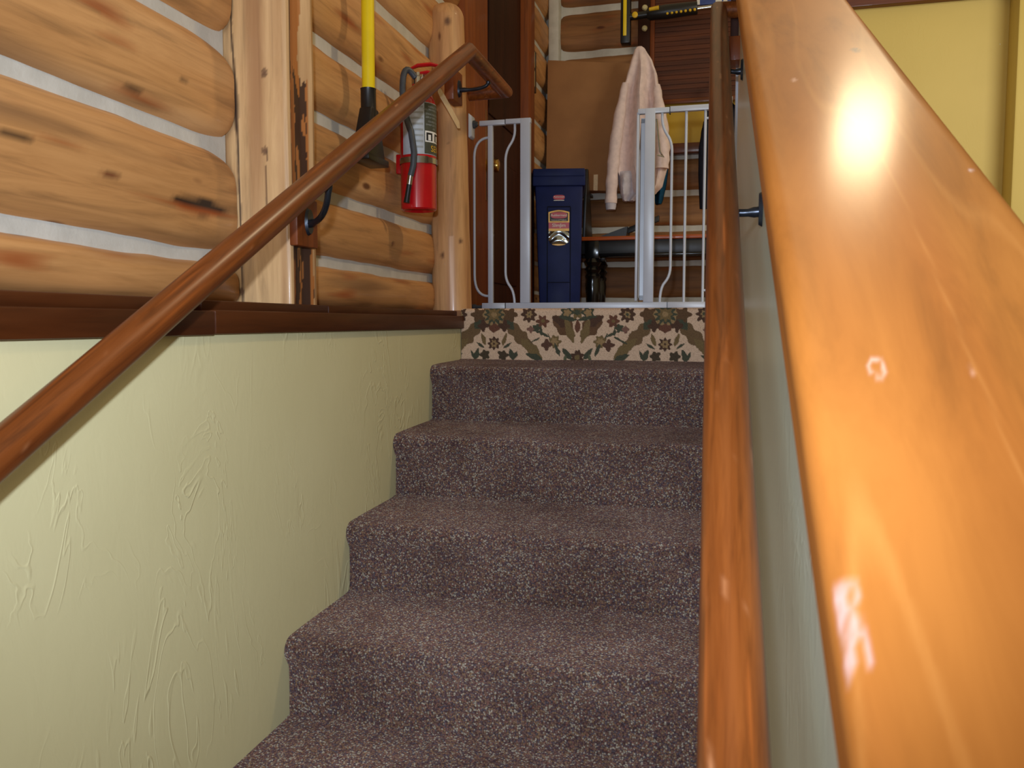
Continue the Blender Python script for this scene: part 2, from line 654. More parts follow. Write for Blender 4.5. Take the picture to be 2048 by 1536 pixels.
# moulding under the cap's stair side
b = B()
for y0, y1 in ((0.0, 2.8),):
    hexa(b, [(wall_x(y0) - 0.014, y0, 0.585 * y0 - 0.452), (wall_x(y0) + 0.01, y0, 0.585 * y0 - 0.452), (wall_x(y1) + 0.01, y1, 0.585 * y1 - 0.452), (wall_x(y1) - 0.014, y1, 0.585 * y1 - 0.452),
             (wall_x(y0) - 0.014, y0, 0.585 * y0 - 0.424), (wall_x(y0) + 0.01, y0, 0.585 * y0 - 0.424), (wall_x(y1) + 0.01, y1, 0.585 * y1 - 0.424), (wall_x(y1) - 0.014, y1, 0.585 * y1 - 0.424)])
tag(obj('trim_2', b, 'trim'), kind='structure')

# far yellow wall of the hall on the right, with its brown band and an added box standing in for a patch of window light
b = B(); box(b, 0.465, 3.2, 5.2, 5.3, -1.484, 1.775)
tag(obj('wall_far', b, 'yellow_wall', smooth=False), kind='structure')
b = B(); box(b, 1.475, 2.0, 5.04, 5.21, -1.484, 1.9, 0.012)
tag(obj('wall_light_patch', b, 'yellow_wall'), kind='structure')
b = B(); box(b, 0.465, 3.2, 5.15, 5.3, 1.775, 2.6, 0.004)
tag(obj('trim_3', b, 'trim_x'), kind='structure')
# dark casing where the half wall ends at the landing
b = B(); box(b, 0.0, 0.026, 2.745, 2.82, 0.864, 1.5, 0.003)
tag(obj('trim_4', b, 'door'), kind='structure')
b = B(); box(b, 0.018, 0.03, 2.70, 2.745, LAND, 0.864, 0.002)
tag(obj('trim_5', b, 'white'), kind='structure')

# ledge on top of the plaster: apron boards in front, base strip under the logs
led = thing('trim_6', (XL, 1.0, 0.0), kind='structure')
for y0, y1, dz in ((-1.2, 1.243, 0.0), (1.246, YTOP + 0.015, 0.0015)):
    b = B(); box(b, XL - 0.02, XL + 0.012, y0, y1, -0.0215 + dz, 0.0195 + dz, 0.003)
    obj('apron_board', b, 'trim', led)
b = B(); box(b, XLOG - 0.1, XL - 0.0, -1.2, YTOP + 0.5, -0.006, 0.018)
obj('ledge_board', b, 'trim', led)
for y0, y1 in ((-1.2, 1.215), (1.25, 1.72), (1.723, YTOP + 0.5)):
    b = B(); box(b, XLOG - 0.06, XL - (0.018 if y0 > 1 else 0.012), y0, y1, 0.018, 0.0385 if y0 > 1 else 0.040, 0.003)
    obj('base_strip', b, 'trim', led)


# ------------------------------------------------------------------ log walls
def log_piece(parent, z0, z1, y0, y1, xf, depth, seed, ax='y', marks=(), end0=0.0, end1=0.0, mat='log', tilt=0.0):
    """a round log: superellipse section between the chink lines z0..z1, wavy along its length"""
    L = y1 - y0
    nu = max(10, int(L / 0.012))
    nv = 72 if ax == 'y' else 36
    zc0 = (z0 + z1) / 2
    hh0 = (z1 - z0) / 2

    def fn(u, v):
        t = y0 + L * u
        zc = zc0 + tilt * (t - y0) / L + 0.004 * ns(t * 1.3, seed * 3.1) + 0.003 * ns(t * 6, seed)
        hh = hh0 + 0.004 * ns(t * 1.7, seed * 7.7, 2) + 0.002 * ns(t * 14, seed)
        k = 1.0
        if end0 and t - y0 < end0:
            k = math.sqrt(max(0.0, 1 - (1 - (t - y0) / end0) ** 2)) * 0.18 + 0.82
        if end1 and y1 - t < end1:
            k = math.sqrt(max(0.0, 1 - (1 - (y1 - t) / end1) ** 2)) * 0.18 + 0.82
        a = 2 * math.pi * v
        ca, sa = math.cos(a), math.sin(a)
        r = (abs(ca) ** 3.8 + abs(sa) ** 3.8) ** (-1 / 3.8)
        px = depth * r * ca * (0.86 + 0.14 * k)
        pz = hh * 1.12 * k * r * sa
        px += 0.004 * ns(t * 5, pz * 16, seed + 4)
        if ax == 'y':
            return (xf - depth + px, t, zc + pz)
        return (t, xf + depth - px, zc + pz)

    def paint(p, u, v):
        m = NOP
        t = p.y if ax == 'y' else p.x
        g = ns(t * 1.6, p.z * 22 + seed, seed * 2.0)
        if g > 0.28:
            m = blot((96, 66, 44), (g - 0.28) * 1.5)
        g = ns(t * 4.5, p.z * 34, seed * 5.0 + 8)
        if g > 0.36:
            m = over(m, blot((150, 72, 26), (g - 0.36) * 2.2))
        # greyed wood towards the rounded shoulders, with a ragged border
        for (mt, mz, rt, rz, c, st) in marks:
            d = math.hypot((t - mt) / rt, (p.z - mz) / rz) + 0.55 * ns(t * 16, p.z * 90, 2)
            if d < 1.15:
                m = over(m, blot(c, min(1, (1.15 - d) * 2.2) * st))
        return m
    b = B()
    rw = grid(b, fn, nu, nv, close_v=True, paint=paint)
    b.faces.new(rw[0]); b.faces.new(rw[-1])
    return obj('log', b, mat, parent)


DK = (38, 24, 18)
logw = thing('wall_log', (XLOG - 0.1, 1.0, 0.03), kind='structure')
LEFT = [(0.040, 0.130, []), (0.155, 0.360, [(1.44, 0.232, 0.10, 0.011, DK, 1.0), (1.00, 0.268, 0.035, 0.005, DK, 0.8), (1.20, 0.245, 0.020, 0.006, (110, 56, 30), 0.9), (1.46, 0.205, 0.03, 0.005, DK, 0.7)]),
        (0.382, 0.580, [(1.27, 0.405, 0.022, 0.005, DK, 0.7), (1.02, 0.535, 0.03, 0.007, DK, 0.7), (1.40, 0.46, 0.015, 0.004, DK, 0.6)]), (0.602, 0.80, []), (0.825, 1.02, []), (1.045, 1.24, []), (1.265, 1.44, []), (1.475, 1.66, []), (1.695, 1.88, []), (1.915, 2.1, [])]
for i, (a, c, mk) in enumerate(LEFT):
    log_piece(logw, a + 0.046, c + 0.046, -1.0, 1.578, XLOG, 0.13, i + 1, marks=mk, end1=0.13, tilt=-0.055)
RIGHT = [(0.040, 0.143, []), (0.172, 0.318, [(2.42, 0.245, 0.014, 0.008, (104, 40, 24), 0.9)]), (0.347, 0.512, []), (0.542, 0.702, []), (0.737, 0.925, []), (0.962, 1.15, []), (1.185, 1.37, []), (1.41, 1.60, []), (1.64, 1.82, []), (1.86, 2.05, []), (2.09, 2.28, [])]
logm = thing('wall_log_middle', (XLOG - 0.1, 2.4, 0.03), kind='structure')
logf = thing('wall_log_far', (XLOG - 0.15, 4.8, LAND), kind='structure')
for i, (a, c, mk) in enumerate(RIGHT):
    log_piece(logm, a, c, 1.708, 3.13, XLOG, 0.12, i + 20, marks=mk, end1=0.10)
for i, (a, c, mk) in enumerate(RIGHT):
    log_piece(logf, a + 0.02, c + 0.025, 4.34, 5.3, XLOG - 0.085, 0.12, i + 40, end0=0.10, marks=[(4.42, c - 0.03, 0.05, 0.02, DK, 0.9)] if i % 2 else [(4.5, a + 0.07, 0.03, 0.02, (90, 48, 22), 0.9)])
for par, dims in ((logw, (XLOG - 0.16, XLOG - 0.028, -1.0, 1.578, 0.045, 2.3)), (logm, (XLOG - 0.16, XLOG - 0.028, 1.708, 3.13, 0.045, 2.3)), (logf, (XLOG - 0.2, XLOG - 0.115, 4.34, 5.3, 0.05, 2.3))):
    b = B(); box(b, *dims)
    obj('chinking', b, 'chink', par, smooth=False)

YB = 5.2
backw = thing('wall_back', (-0.6, YB + 0.1, LAND), kind='structure')
BACK = [(-0.06, 0.115), (0.155, 0.345), (0.378, 0.556), (0.592, 0.768), (0.806, 0.99), (1.05, 1.225), (1.26, 1.43), (1.46, 1.635), (1.675, 1.905), (1.945, 2.13), (2.17, 2.35), (2.39, 2.57)]
for i, (a, c) in enumerate(BACK):
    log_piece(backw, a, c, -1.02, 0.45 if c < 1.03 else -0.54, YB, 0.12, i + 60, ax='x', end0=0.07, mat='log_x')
b = B(); box(b, -1.2, 0.5, YB + 0.028, YB + 0.2, -0.1, 1.02); box(b, -1.2, -0.54, YB + 0.028, YB + 0.2, 1.02, 2.6)
obj('chinking', b, 'chink', backw, smooth=False)
b = B(); box(b, -1.085, -1.02, YB - 0.06, YB + 0.1, LAND, 2.6, 0.01)
obj('corner_chinking', b, 'chink', backw)

# ------------------------------------------------------------------ carpeted stairs
stairs = thing('stair_flight', (-0.4, 0.3, -1.484), kind='structure')
for k in range(1, 9):
    top = LAND - RISE * k
    y_back = YTOP - RUN * (k - 1) + 0.004
    y_r = YTOP - RUN * k
    prof2 = [(y_back, top + 0.004), (y_back - 0.03, top + 0.0), (y_r + 0.07, top - 0.002)]
    R_ = 0.026
    for j in range(9):
        a = math.pi / 2 + (math.pi / 2 + 0.5) * j / 8
        prof2.append((y_r + 0.010 + R_ * math.cos(a), top - 0.004 - R_ + R_ * math.sin(a)))
    for t in (0.065, 0.09, 0.12, 0.15, 0.168):
        prof2.append((y_r + (0.002 if t < 0.15 else 0.0), top - t))

    def fn(u, v, prof2=prof2, k=k):
        j = round(v * (len(prof2) - 1))
        y, z = prof2[j]
        x = XL + 0.0005 + u * (wall_x(y) + 0.004 - XL)
        w = 0.003 * ns(x * 4, k * 3.3, j * 0.15) + 0.0012 * ns(x * 22, k, j * 0.9)
        sag = -0.006 * math.exp(-((x + 0.35) / 0.2) ** 2) if 2 <= j <= 7 else 0.0
        return (x, y + w, z + w + sag)
    b = B()
    grid(b, fn, 60, len(prof2) - 1)
    obj('carpeted_step', b, 'carpet', stairs, angle=80)


# ------------------------------------------------------------------ patterned runner over the top riser and the landing
def rug_paint(x, s):
    """x across, s measured down from the landing edge (negative on the landing)"""
    CREAM, BROWN, OLIVE, GREEN, TAN, RUST = None, (66, 42, 32), (112, 92, 56), (52, 64, 50), (150, 122, 82), (96, 56, 42)
    P = 0.555                # repeat
    u = ((x + 0.735) % P)
    v = s
    if u > P / 2:
        um = P - u           # mirrored half
    else:
        um = u
    wob = 0.004 * ns(x * 70, s * 70, 3)
    m = NOP

    def disc(cx, cy, r, c, pet=0, amp=0.0, a=0.94):
        nonlocal m
        dx, dy = um - cx, v - cy
        d = math.hypot(dx, dy)
        rr = r * (1 + amp * math.cos(pet * math.atan2(dy, dx))) if pet else r
        if d + wob < rr:
            m = blot(c, a)

    def leaf(cx, cy, ang, ln, wd, c):
        nonlocal m
        dx, dy = um - cx, v - cy
        ca, sa = math.cos(ang), math.sin(ang)
        p, q = dx * ca + dy * sa, -dx * sa + dy * ca
        if abs(p) < ln and abs(q) + wob * 0.8 < wd * (1 - (p / ln) ** 2) * (1 + 0.16 * math.sin(p * 150)):
            m = blot(c, 0.94)

    # big diagonal scrolls falling away from the medallion
    leaf(0.085, 0.085, 0.80, 0.085, 0.021, (104, 80, 52))
    leaf(0.125, 0.128, 0.72, 0.05, 0.016, OLIVE)
    leaf(0.135, 0.155, 0.35, 0.03, 0.010, GREEN)
    leaf(0.050, 0.045, 0.9, 0.028, 0.014, GREEN)
    # medallion A at u = 0
    disc(0.0, 0.018, 0.046, BROWN, 7, 0.14)
    disc(0.0, 0.018, 0.038, TAN, 9, 0.12)
    disc(0.0, 0.018, 0.030, GREEN, 12, 0.2)
    disc(0.0, 0.018, 0.020, OLIVE, 8, 0.2)
    disc(0.0, 0.018, 0.009, TAN)
    disc(0.055, 0.018, 0.021, (84, 60, 38), 5, 0.22)
    disc(0.036, 0.055, 0.016, BROWN, 4, 0.25)
    disc(0.0, 0.062, 0.016, RUST, 3, 0.2)
    disc(0.0, 0.112, 0.019, BROWN, 8, 0.18)
    disc(0.0, 0.112, 0.011, TAN, 6, 0.2)
    disc(0.0, 0.112, 0.004, BROWN)
    leaf(0.036, 0.098, 1.9, 0.022, 0.007, OLIVE)
    leaf(0.046, 0.118, -0.6, 0.018, 0.004, GREEN)
    leaf(0.060, 0.148, 1.2, 0.022, 0.009, GREEN)
    leaf(0.072, 0.150, 2.0, 0.018, 0.006, GREEN)
    disc(0.030, 0.150, 0.016, (58, 50, 36), 5, 0.2)
    # palmette B at the half repeat
    H = P / 2
    leaf(H - 0.045, 0.055, 0.75, 0.05, 0.026, (92, 62, 40))
    leaf(H - 0.055, 0.040, 0.5, 0.034, 0.014, BROWN)
    leaf(H - 0.026, 0.070, 1.25, 0.042, 0.013, OLIVE)
    leaf(H - 0.03, 0.030, 0.2, 0.036, 0.007, GREEN)
    disc(H, 0.010, 0.020, OLIVE, 6, 0.2)
    disc(H, 0.010, 0.010, GREEN, 5, 0.2)
    disc(H - 0.034, 0.012, 0.019, GREEN, 5, 0.25)
    disc(H - 0.034, 0.012, 0.011, TAN, 5, 0.2)
    disc(H, 0.052, 0.015, (214, 182, 152), 0, 0, 1.0)
    leaf(H, 0.056, 1.57, 0.022, 0.009, RUST)
    disc(H, 0.156, 0.021, BROWN, 7, 0.2)
    disc(H, 0.156, 0.008, OLIVE)
    leaf(H - 0.034, 0.145, 0.9, 0.026, 0.009, GREEN)
    leaf(H - 0.040, 0.160, 1.6, 0.016, 0.005, (84, 92, 66))
    # flowers between
    disc(0.118, 0.018, 0.023, BROWN, 8, 0.2)
    disc(0.118, 0.018, 0.010, TAN, 6, 0.2)
    disc(0.118, 0.018, 0.004, GREEN)
    disc(0.163, 0.040, 0.018, RUST, 6, 0.25)
    disc(0.163, 0.038, 0.006, OLIVE)
    disc(0.143, 0.062, 0.013, GREEN, 5, 0.2)
    disc(0.124, 0.066, 0.010, (120, 84, 72), 4, 0.2)
    leaf(0.158, 0.068, 1.5, 0.020, 0.004, GREEN)
    leaf(0.168, 0.082, 0.5, 0.026, 0.0035, GREEN)
    leaf(0.188, 0.097, 1.2, 0.020, 0.0035, GREEN)
    leaf(0.140, 0.100, -0.5, 0.026, 0.0035, GREEN)
    disc(0.203, 0.105, 0.019, OLIVE, 7, 0.18)
    disc(0.203, 0.105, 0.011, TAN, 6, 0.2)
    disc(0.177, 0.116, 0.016, (80, 50, 40), 4, 0.28)
    leaf(0.212, 0.132, 1.2, 0.024, 0.006, GREEN)
    return m


SR = 0.012
def rug_path(s):
    """s < 0 on the landing, s > 0 down the riser: returns y, z"""
    yf = YTOP - 0.004
    q = SR * math.pi / 2
    if s < -q / 2:
        return yf + SR + (-s - q / 2), LAND
    if s < q / 2:
        a = (s + q / 2) / SR
        return yf + SR - SR * math.sin(a), LAND - SR + SR * math.cos(a)
    return yf, LAND - SR - (s - q / 2)


b = B()
S0, S1 = -0.10, 0.166
grid(b, lambda u, v: (XL + 0.002 + u * 0.882, *rug_path(S0 + (S1 - S0) * v)), 440, 132,
     paint=lambda p, u, v: rug_paint(p.x, S0 + (S1 - S0) * v))
rug = thing('landing_rug', (-0.4, YTOP, LAND), 'cream floral rug with brown flowers draped over the top stair riser', 'rug')
obj('rug_front', b, 'rug', rug, angle=180)
b = B()
rw = grid(b, lambda u, v: (-0.868 + u * 0.89, YTOP + 0.108 + 1.4 * v, LAND), 200, 140, paint=lambda p, u, v: rug_paint(p.x, -(p.y - YTOP)))
obj('rug_field', b, 'rug', rug)


# ------------------------------------------------------------------ handrails
def bracket(parent, plate, to, side, r=0.006):
    """plate: point on the wall; to: point under the rail; side: +1 when the rail lies towards +x"""
    br = B()
    pts = []
    for j in range(15):
        a = 2 * math.pi * j / 14
    n = 22
    lo, hi = [], []
    for j in range(n):
        a = 2 * math.pi * j / n
        y, z = 0.016 * math.cos(a), 0.029 * math.sin(a)
        lo.append(br.verts.new((plate[0], plate[1] + y, plate[2] + z)))
        hi.append(br.verts.new((plate[0] + side * 0.006, plate[1] + y * 0.85, plate[2] + z * 0.88)))
    br.faces.new(lo); br.faces.new(hi)
    for j in range(n):
        br.faces.new((lo[j], lo[(j + 1) % n], hi[(j + 1) % n], hi[j]))
    o = obj('bracket', br, 'iron', parent)
    b2 = B()
    p0 = Vector((plate[0] + side * 0.004, plate[1], plate[2] - 0.004))
    p2 = Vector(to)
    p1 = Vector((p2.x, p2.y, p0.z - 0.006))
    tube(b2, arc(p0, p1, p2, 12), [r * 1.35] * 2 + [r] * 9 + [r * 1.3] * 2, 12)
    obj('arm', b2, 'iron', o)
    return o


def rail_paint(seed):
    def f(p):
        g = ns(p.y * 3.0, p.x * 80 + seed, (p.z - 0.57 * p.y) * 90)
        m = blot((70, 26, 10), max(0, g) * 0.4)
        g = ns(p.y * 7, p.x * 120 + seed, (p.z - 0.57 * p.y) * 130 + 7)
        if g > 0.30:
            m = over(m, blot((196, 104, 40), (g - 0.30) * 0.9))
        g = ns(p.y * 26, p.x * 160 + seed, (p.z - 0.57 * p.y) * 220 + 17)
        if g > 0.60:
            m = over(m, blot((190, 130, 86), (g - 0.6) * 3))
        return m
    return f


def rail_mesh(pts, r, step, paint):
    full = []
    for a, c in zip(pts[:-1], pts[1:]):
        a, c = Vector(a), Vector(c)
        n = max(1, int((c - a).length / step))
        full += [a.lerp(c, i / n) for i in range(n)]
    full.append(Vector(pts[-1]))
    b = B()
    lay = b.verts.layers.float_color.new('paint')
    tube(b, full, r, 28)
    for v in b.verts:
        v[lay] = paint(v.co)
    return b


hr = thing('handrail', (-0.77, 1.4, 0.2), 'round stained wooden handrail along the log wall with horizontal return at its top', 'handrail')
XR1 = -0.77
lz = lambda y: -0.143 + 0.555 * (y - 0.737)
obj('rail', rail_mesh([(XR1, 0.0, lz(0.0)), (XR1, 2.475, lz(2.475)), (XR1, 2.90, lz(2.475) - 0.006), (-0.90, 2.90, lz(2.475) - 0.008)], 0.0245, 0.012, rail_paint(1)), 'rail', hr)
bl = B(); box(bl, -0.881, -0.862, 1.575, 1.665, 0.160, 0.262, 0.003)
obj('mounting_block', bl, 'trim_z', hr)
bracket(hr, (-0.862, 1.622, 0.213), (XR1, 1.535, lz(1.535) - 0.02), 1, 0.0065)
bl = B(); box(bl, -0.905, -0.872, 2.64, 2.735, 0.728, 0.832, 0.003)
obj('mounting_block', bl, 'trim_z', hr)
bracket(hr, (-0.872, 2.695, 0.775), (XR1, 2.695, lz(2.475) - 0.03), 1, 0.006)

hr2 = thing('handrail', (0.0, 1.4, 0.2), 'thick red-brown wooden handrail on iron brackets beside the sloping half wall', 'handrail')
rx = lambda y: 0.0235 - 0.022 * y
rz = lambda y: -0.298 + 0.585 * (y - 0.557)
obj('rail', rail_mesh([(rx(0.1), 0.1, rz(0.1)), (rx(2.70), 2.70, rz(2.70)), (wall_x(2.70) - 0.004, 2.71, rz(2.70))], 0.0245, 0.012, rail_paint(5)), 'rail', hr2)
bracket(hr2, (wall_x(1.434), 1.434, 0.185), (rx(1.434), 1.434, rz(1.434) - 0.02), -1, 0.0065)
bracket(hr2, (wall_x(2.35), 2.35, 0.672), (rx(2.35), 2.35, rz(2.35) - 0.02), -1, 0.0065)
bl = B(); box(bl, wall_x(2.63) - 0.03, wall_x(2.63) + 0.004, 2.59, 2.67, 0.77, 0.84, 0.003)
obj('mounting_block', bl, 'trim_z', hr2)


# ------------------------------------------------------------------ squared post with bark seam
def post_paint(p, u, v):
    m = NOP
    x, y, z = p
    g = ns(x * 30, y * 30, z * 1.6)
    if g > 0.15:
        m = blot((150, 104, 66), (g - 0.15) * 1.3)
    front = abs(y - 1.581) < 0.012
    if front:
        # long crack on the left of the front face, opening into a bark pocket; knots
        cx = -1.003 + 0.006 * math.sin(z * 5.0 + 1) + 0.004 * ns(z * 9, 3)
        w = 0.0022 + 0.0065 * max(0, 1 - abs(z - 0.455) / 0.07) + 0.001 * ns(z * 60)
        if abs(x - cx) < w + 0.0012:
            m = over(m, blot((46, 28, 22), 1.25 - abs(x - cx) / (w + 0.0012)))
        cx = -0.934 + 0.003 * ns(z * 12, 8)
        if 0.20 < z < 0.36 and abs(x - cx) < 0.0016:
            m = over(m, blot((84, 54, 36), 0.8))
        for kx, kz, r in ((-0.9345, 0.516, 0.0075), (-0.937, 0.358, 0.0068), (-1.000, 0.066, 0.006)):
            d = math.hypot(x - kx, (z - kz) * 0.9)
            m = over(m, blot((98, 66, 46), min(0.9, max(0, (r - d) / r * 2.0))))
            if abs(d - r) < 0.0014:
                m = over(m, blot((70, 44, 30), 0.6))
    elif y > 1.585 and x > -0.90:
        # dark bark pocket and raw orange wood down the stair side
        t = (y - 1.583) / 0.118
        k = ns(t * 7, z * 7, 6) + ns(t * 20, z * 22, 2) * 0.5
        e = 0.05 * ns(z * 8, 4) + 0.02 * ns(z * 40, 1)
        if z > 0.95:
            if t < 0.10 + e:
                m = over(m, blot((62, 36, 24), 0.9))
        elif z + 0.08 * ns(t * 5, 3, 1) + 0.04 * ns(t * 20, z * 5) > 0.52:
            if t < 0.58 + 2 * e:
                m = over(m, blot((170, 96, 28), 0.85))
            if t < 0.17 + e + 0.12 * k:
                m = over(m, blot((44, 26, 20), 0.92))
        elif z + 0.08 * ns(t * 6, 7, 1) > 0.24:
            if t < 0.74 + e:
                m = over(m, blot((166, 92, 30), 0.8))
            if t < 0.10 + e or (0.36 + e + 0.1 * k < t < 0.70 + e and k > -0.38):
                m = over(m, blot((42, 26, 24), 0.92))
        else:
            if t < 0.82 + e:
                m = over(m, blot((150, 84, 30), 0.85))
                if k > -0.22 + 0.5 * max(0, t - 0.62):
                    m = over(m, blot((40, 26, 24), 0.93))
    return m


pts = []
X0, X1, Y0, Y1 = -1.046, -0.882, 1.581, 1.704


def perim(t):
    """post section, seen from above, starting at the back left and going round by the front"""
    path = [(X0, Y1), (X0, Y0 + 0.003), (-1.01, Y0 + 0.001), (-1.006, Y0), (X1 - 0.008, Y0), (X1 - 0.002, Y0 + 0.004), (X1, Y0 + 0.012), (X1 - 0.012, Y0 + 0.045), (X1 - 0.012, Y0 + 0.07), (X1 + 0.002, Y1 - 0.022), (X1 - 0.006, Y1)]
    ls = [math.dist(path[i], path[i + 1]) for i in range(len(path) - 1)]
    d = t * sum(ls)
    for i, l in enumerate(ls):
        if d <= l or i == len(ls) - 1:
            k = min(1, d / l)
            return (path[i][0] + (path[i + 1][0] - path[i][0]) * k, path[i][1] + (path[i + 1][1] - path[i][1]) * k)
        d -= l


b = B()
ZP0, ZP1 = 0.0385, 2.2


def pfn(u, v):
    x, y = perim(v)
    z = ZP0 + (ZP1 - ZP0) * u
    return (x + 0.002 * ns(z * 3, y * 10), y + 0.0015 * ns(z * 4, x * 10, 3), z)


rw = grid(b, pfn, 520, 110, paint=post_paint)
b.faces.new(rw[0]); b.faces.new(rw[-1])
for i in range(520):
    b.faces.new((rw[i][0], rw[i][-1], rw[i + 1][-1], rw[i + 1][0]))
tag(obj('log_post', b, 'post', angle=30), 'pale squared timber post with a dark bark seam standing on the ledge', 'post')


# round-topped pole
def pole_paint(p, u, v):
    m = NOP
    g = ns(p.x * 26, p.y * 26, p.z * 1.4)
    if g > 0.2:
        m = blot((150, 96, 60), (g - 0.2) * 1.2)
    g = ns(p.x * 40, p.y * 40 + 5, p.z * 3)
    if g > 0.3 and p.z < 0.3:
        m = over(m, blot((226, 190, 158), (g - 0.25) * 2.5))
    for kx, kz, r in ((-0.905, 0.285, 0.007), (-0.965, 0.235, 0.009), (-0.945, 1.035, 0.012), (-0.94, 0.62, 0.004)):
        d = math.hypot(p.x - kx, (p.z - kz) * 0.7)
        if p.y < 2.86:
            m = over(m, blot((84, 52, 36), min(0.9, max(0, 1.5 - d / r * 1.3))))
    return m


def pole_fn(u, v):
    z = 0.0385 + 1.072 * u
    cx = -0.951 - 0.018 * u
    r = 0.0715 - 0.008 * u + 0.0015 * ns(u * 9, 2)
    if u > 0.95:
        r *= math.sqrt(max(0.0, 1 - ((u - 0.95) / 0.0515) ** 2)) * 0.75 + 0.25
    a = 2 * math.pi * v
    return (cx + r * math.cos(a), 2.85 + r * 0.9 * math.sin(a), z)


b = B()
rw = grid(b, pole_fn, 160, 48, close_v=True, paint=pole_paint)
b.faces.new(rw[0]); b.faces.new(rw[-1])
tag(obj('pole_post', b, 'newel'), 'short peeled round pole with rounded top at the end of the ledge', 'post')

# ------------------------------------------------------------------ door in the log wall
door = thing('door_1', (XLOG, 3.8, LAND), kind='structure')
b = B(); box(b, XLOG - 0.10, XLOG + 0.012, 3.13, 3.42, LAND, 2.15, 0.004)
obj('casing', b, 'trim_z', door)
b = B(); box(b, XLOG - 0.08, XLOG - 0.002, 3.42, 3.50, LAND, 2.15, 0.003)
obj('jamb', b, 'trim_z', door)
b = B(); box(b, XLOG - 0.10, XLOG + 0.012, 4.20, 4.34, LAND, 2.15, 0.004)
obj('casing', b, 'trim_z', door)
b = B()
box(b, XLOG - 0.08, XLOG - 0.03, 3.49, 4.21, LAND, 2.15)
dl = obj('door_leaf', b, 'door', door, smooth=False)
for z0, z1 in ((0.18, 0.75), (0.92, 1.95)):
    b = B()
    box(b, XLOG - 0.034, XLOG - 0.022, 3.60, 4.10, z0, z1, 0.008)
    obj('panel', b, 'door', dl)
b = B(); box(b, XLOG - 0.004, XLOG + 0.002, 3.44, 3.475, 0.52, 0.90, 0.001)
sp = obj('strike_plate', b, 'brass', door)
b = B(); box(b, XLOG - 0.03, XLOG - 0.022, 3.515, 3.56, 0.56, 0.92, 0.002)
obj('lock_plate', b, 'brass', door)
b = B(); lathe(b, (XLOG - 0.022, 3.535, 0.68), [(0.012, 0), (0.012, 0.025), (0.026, 0.032), (0.030, 0.045), (0.026, 0.058), (0.012, 0.062)], 20, 'x')
obj('door_knob', b, 'brass', door)


# ------------------------------------------------------------------ yellow-handled scraper hanging on the logs
t = thing('hanging_scraper', (-0.93, 2.12, 0.44), 'long yellow pole with a black flared head hanging on the log wall', 'scraper')
b = B(); tube(b, [(-0.942, 2.122, 0.61), (-0.942, 2.126, 1.85)], 0.0175, 20)
obj('handle', b, 'yellow', t)
b = B(); lathe(b, (-0.942, 2.12, 0.555), [(0.0225, 0), (0.0225, 0.012), (0.0205, 0.02), (0.0205, 0.068), (0.0215, 0.072)], 20)
obj('socket', b, 'black', t)
b = B()
hexa(b, [(-0.965, 2.060, 0.455), (-0.918, 2.060, 0.440), (-0.918, 2.180, 0.440), (-0.965, 2.180, 0.455),
         (-0.958, 2.095, 0.575), (-0.922, 2.095, 0.575), (-0.922, 2.145, 0.575), (-0.958, 2.145, 0.575)], 0.006)
hd = obj('head', b, 'black', t)
b = B()
box(b, -0.97, -0.912, 2.052, 2.188, 0.428, 0.446, 0.003)
obj('blade', b, 'black', hd)

# ------------------------------------------------------------------ fire extinguisher
EX, EY = -0.925, 2.452
ER = 0.055
def EP(r, f, z):              # r to the right, f to the front as it faces the stairs
    return Vector((EX + 0.936 * r + 0.353 * f, EY + 0.353 * r - 0.936 * f, z))


t = thing('fire_extinguisher', (EX, EY, 0.345), 'red fire extinguisher strapped to the log wall beside the round pole', 'extinguisher')
b = B()
lathe(b, (EX, EY, 0.345), [(ER * 0.80, 0.008), (ER * 0.92, 0.0), (ER, 0.004), (ER * 1.0, 0.012), (ER, 0.30), (ER * 0.96, 0.325), (ER * 0.8, 0.35), (ER * 0.5, 0.368), (ER * 0.33, 0.374), (ER * 0.33, 0.39)], 48)
obj('cylinder', b, 'red', t)
b = B()
lathe(b, (EX, EY, 0.725), [(0.019, 0), (0.019, 0.022), (0.014, 0.026), (0.014, 0.036)], 20)
box(b, EX - 0.012, EX + 0.022, EY - 0.012, EY + 0.012, 0.735, 0.755, 0.003)
obj('valve', b, 'steel', t)
b = B()
tube(b, [EP(-0.008, 0.0, 0.757), EP(0.03, 0.01, 0.762), EP(0.075, 0.015, 0.752)], [0.009, 0.009, 0.008], 10, flat=0.6)
tube(b, [EP(-0.025, 0.0, 0.772), EP(0.0, 0.0, 0.784), EP(0.04, 0.01, 0.786), EP(0.07, 0.012, 0.780)], [0.006, 0.010, 0.010, 0.007], 10, flat=0.6)
obj('lever', b, 'red', t)
b = B()
lathe(b, (EX + 0.022, EY + 0.012, 0.744), [(0.014, 0), (0.014, 0.012), (0.011, 0.015)], 18, 'x')
obj('gauge', b, 'steel', t)
hp = arc(EP(-0.008, 0.012, 0.745), EP(-0.048, 0.03, 0.80), EP(-0.046, 0.035, 0.69), 10)[:-1] + arc(EP(-0.046, 0.035, 0.69), EP(-0.040, 0.045, 0.61), EP(-0.016, 0.063, 0.56), 8)[:-1] + [EP(-0.013, 0.066, 0.51), EP(-0.016, 0.067, 0.47), EP(-0.024, 0.066, 0.44)]
b = B(); tube(b, hp, 0.0095, 14)
obj('hose', b, 'hose', t)
b = B(); tube(b, [EP(-0.0235, 0.066, 0.443), EP(-0.028, 0.065, 0.414)], 0.0085, 14)
obj('hose_ferrule', b, 'steel', t)
b = B(); tube(b, [EP(-0.028, 0.065, 0.416), EP(-0.034, 0.064, 0.38), EP(-0.037, 0.064, 0.360)], [0.0078, 0.008, 0.0095], 14)
obj('nozzle', b, 'black', t)


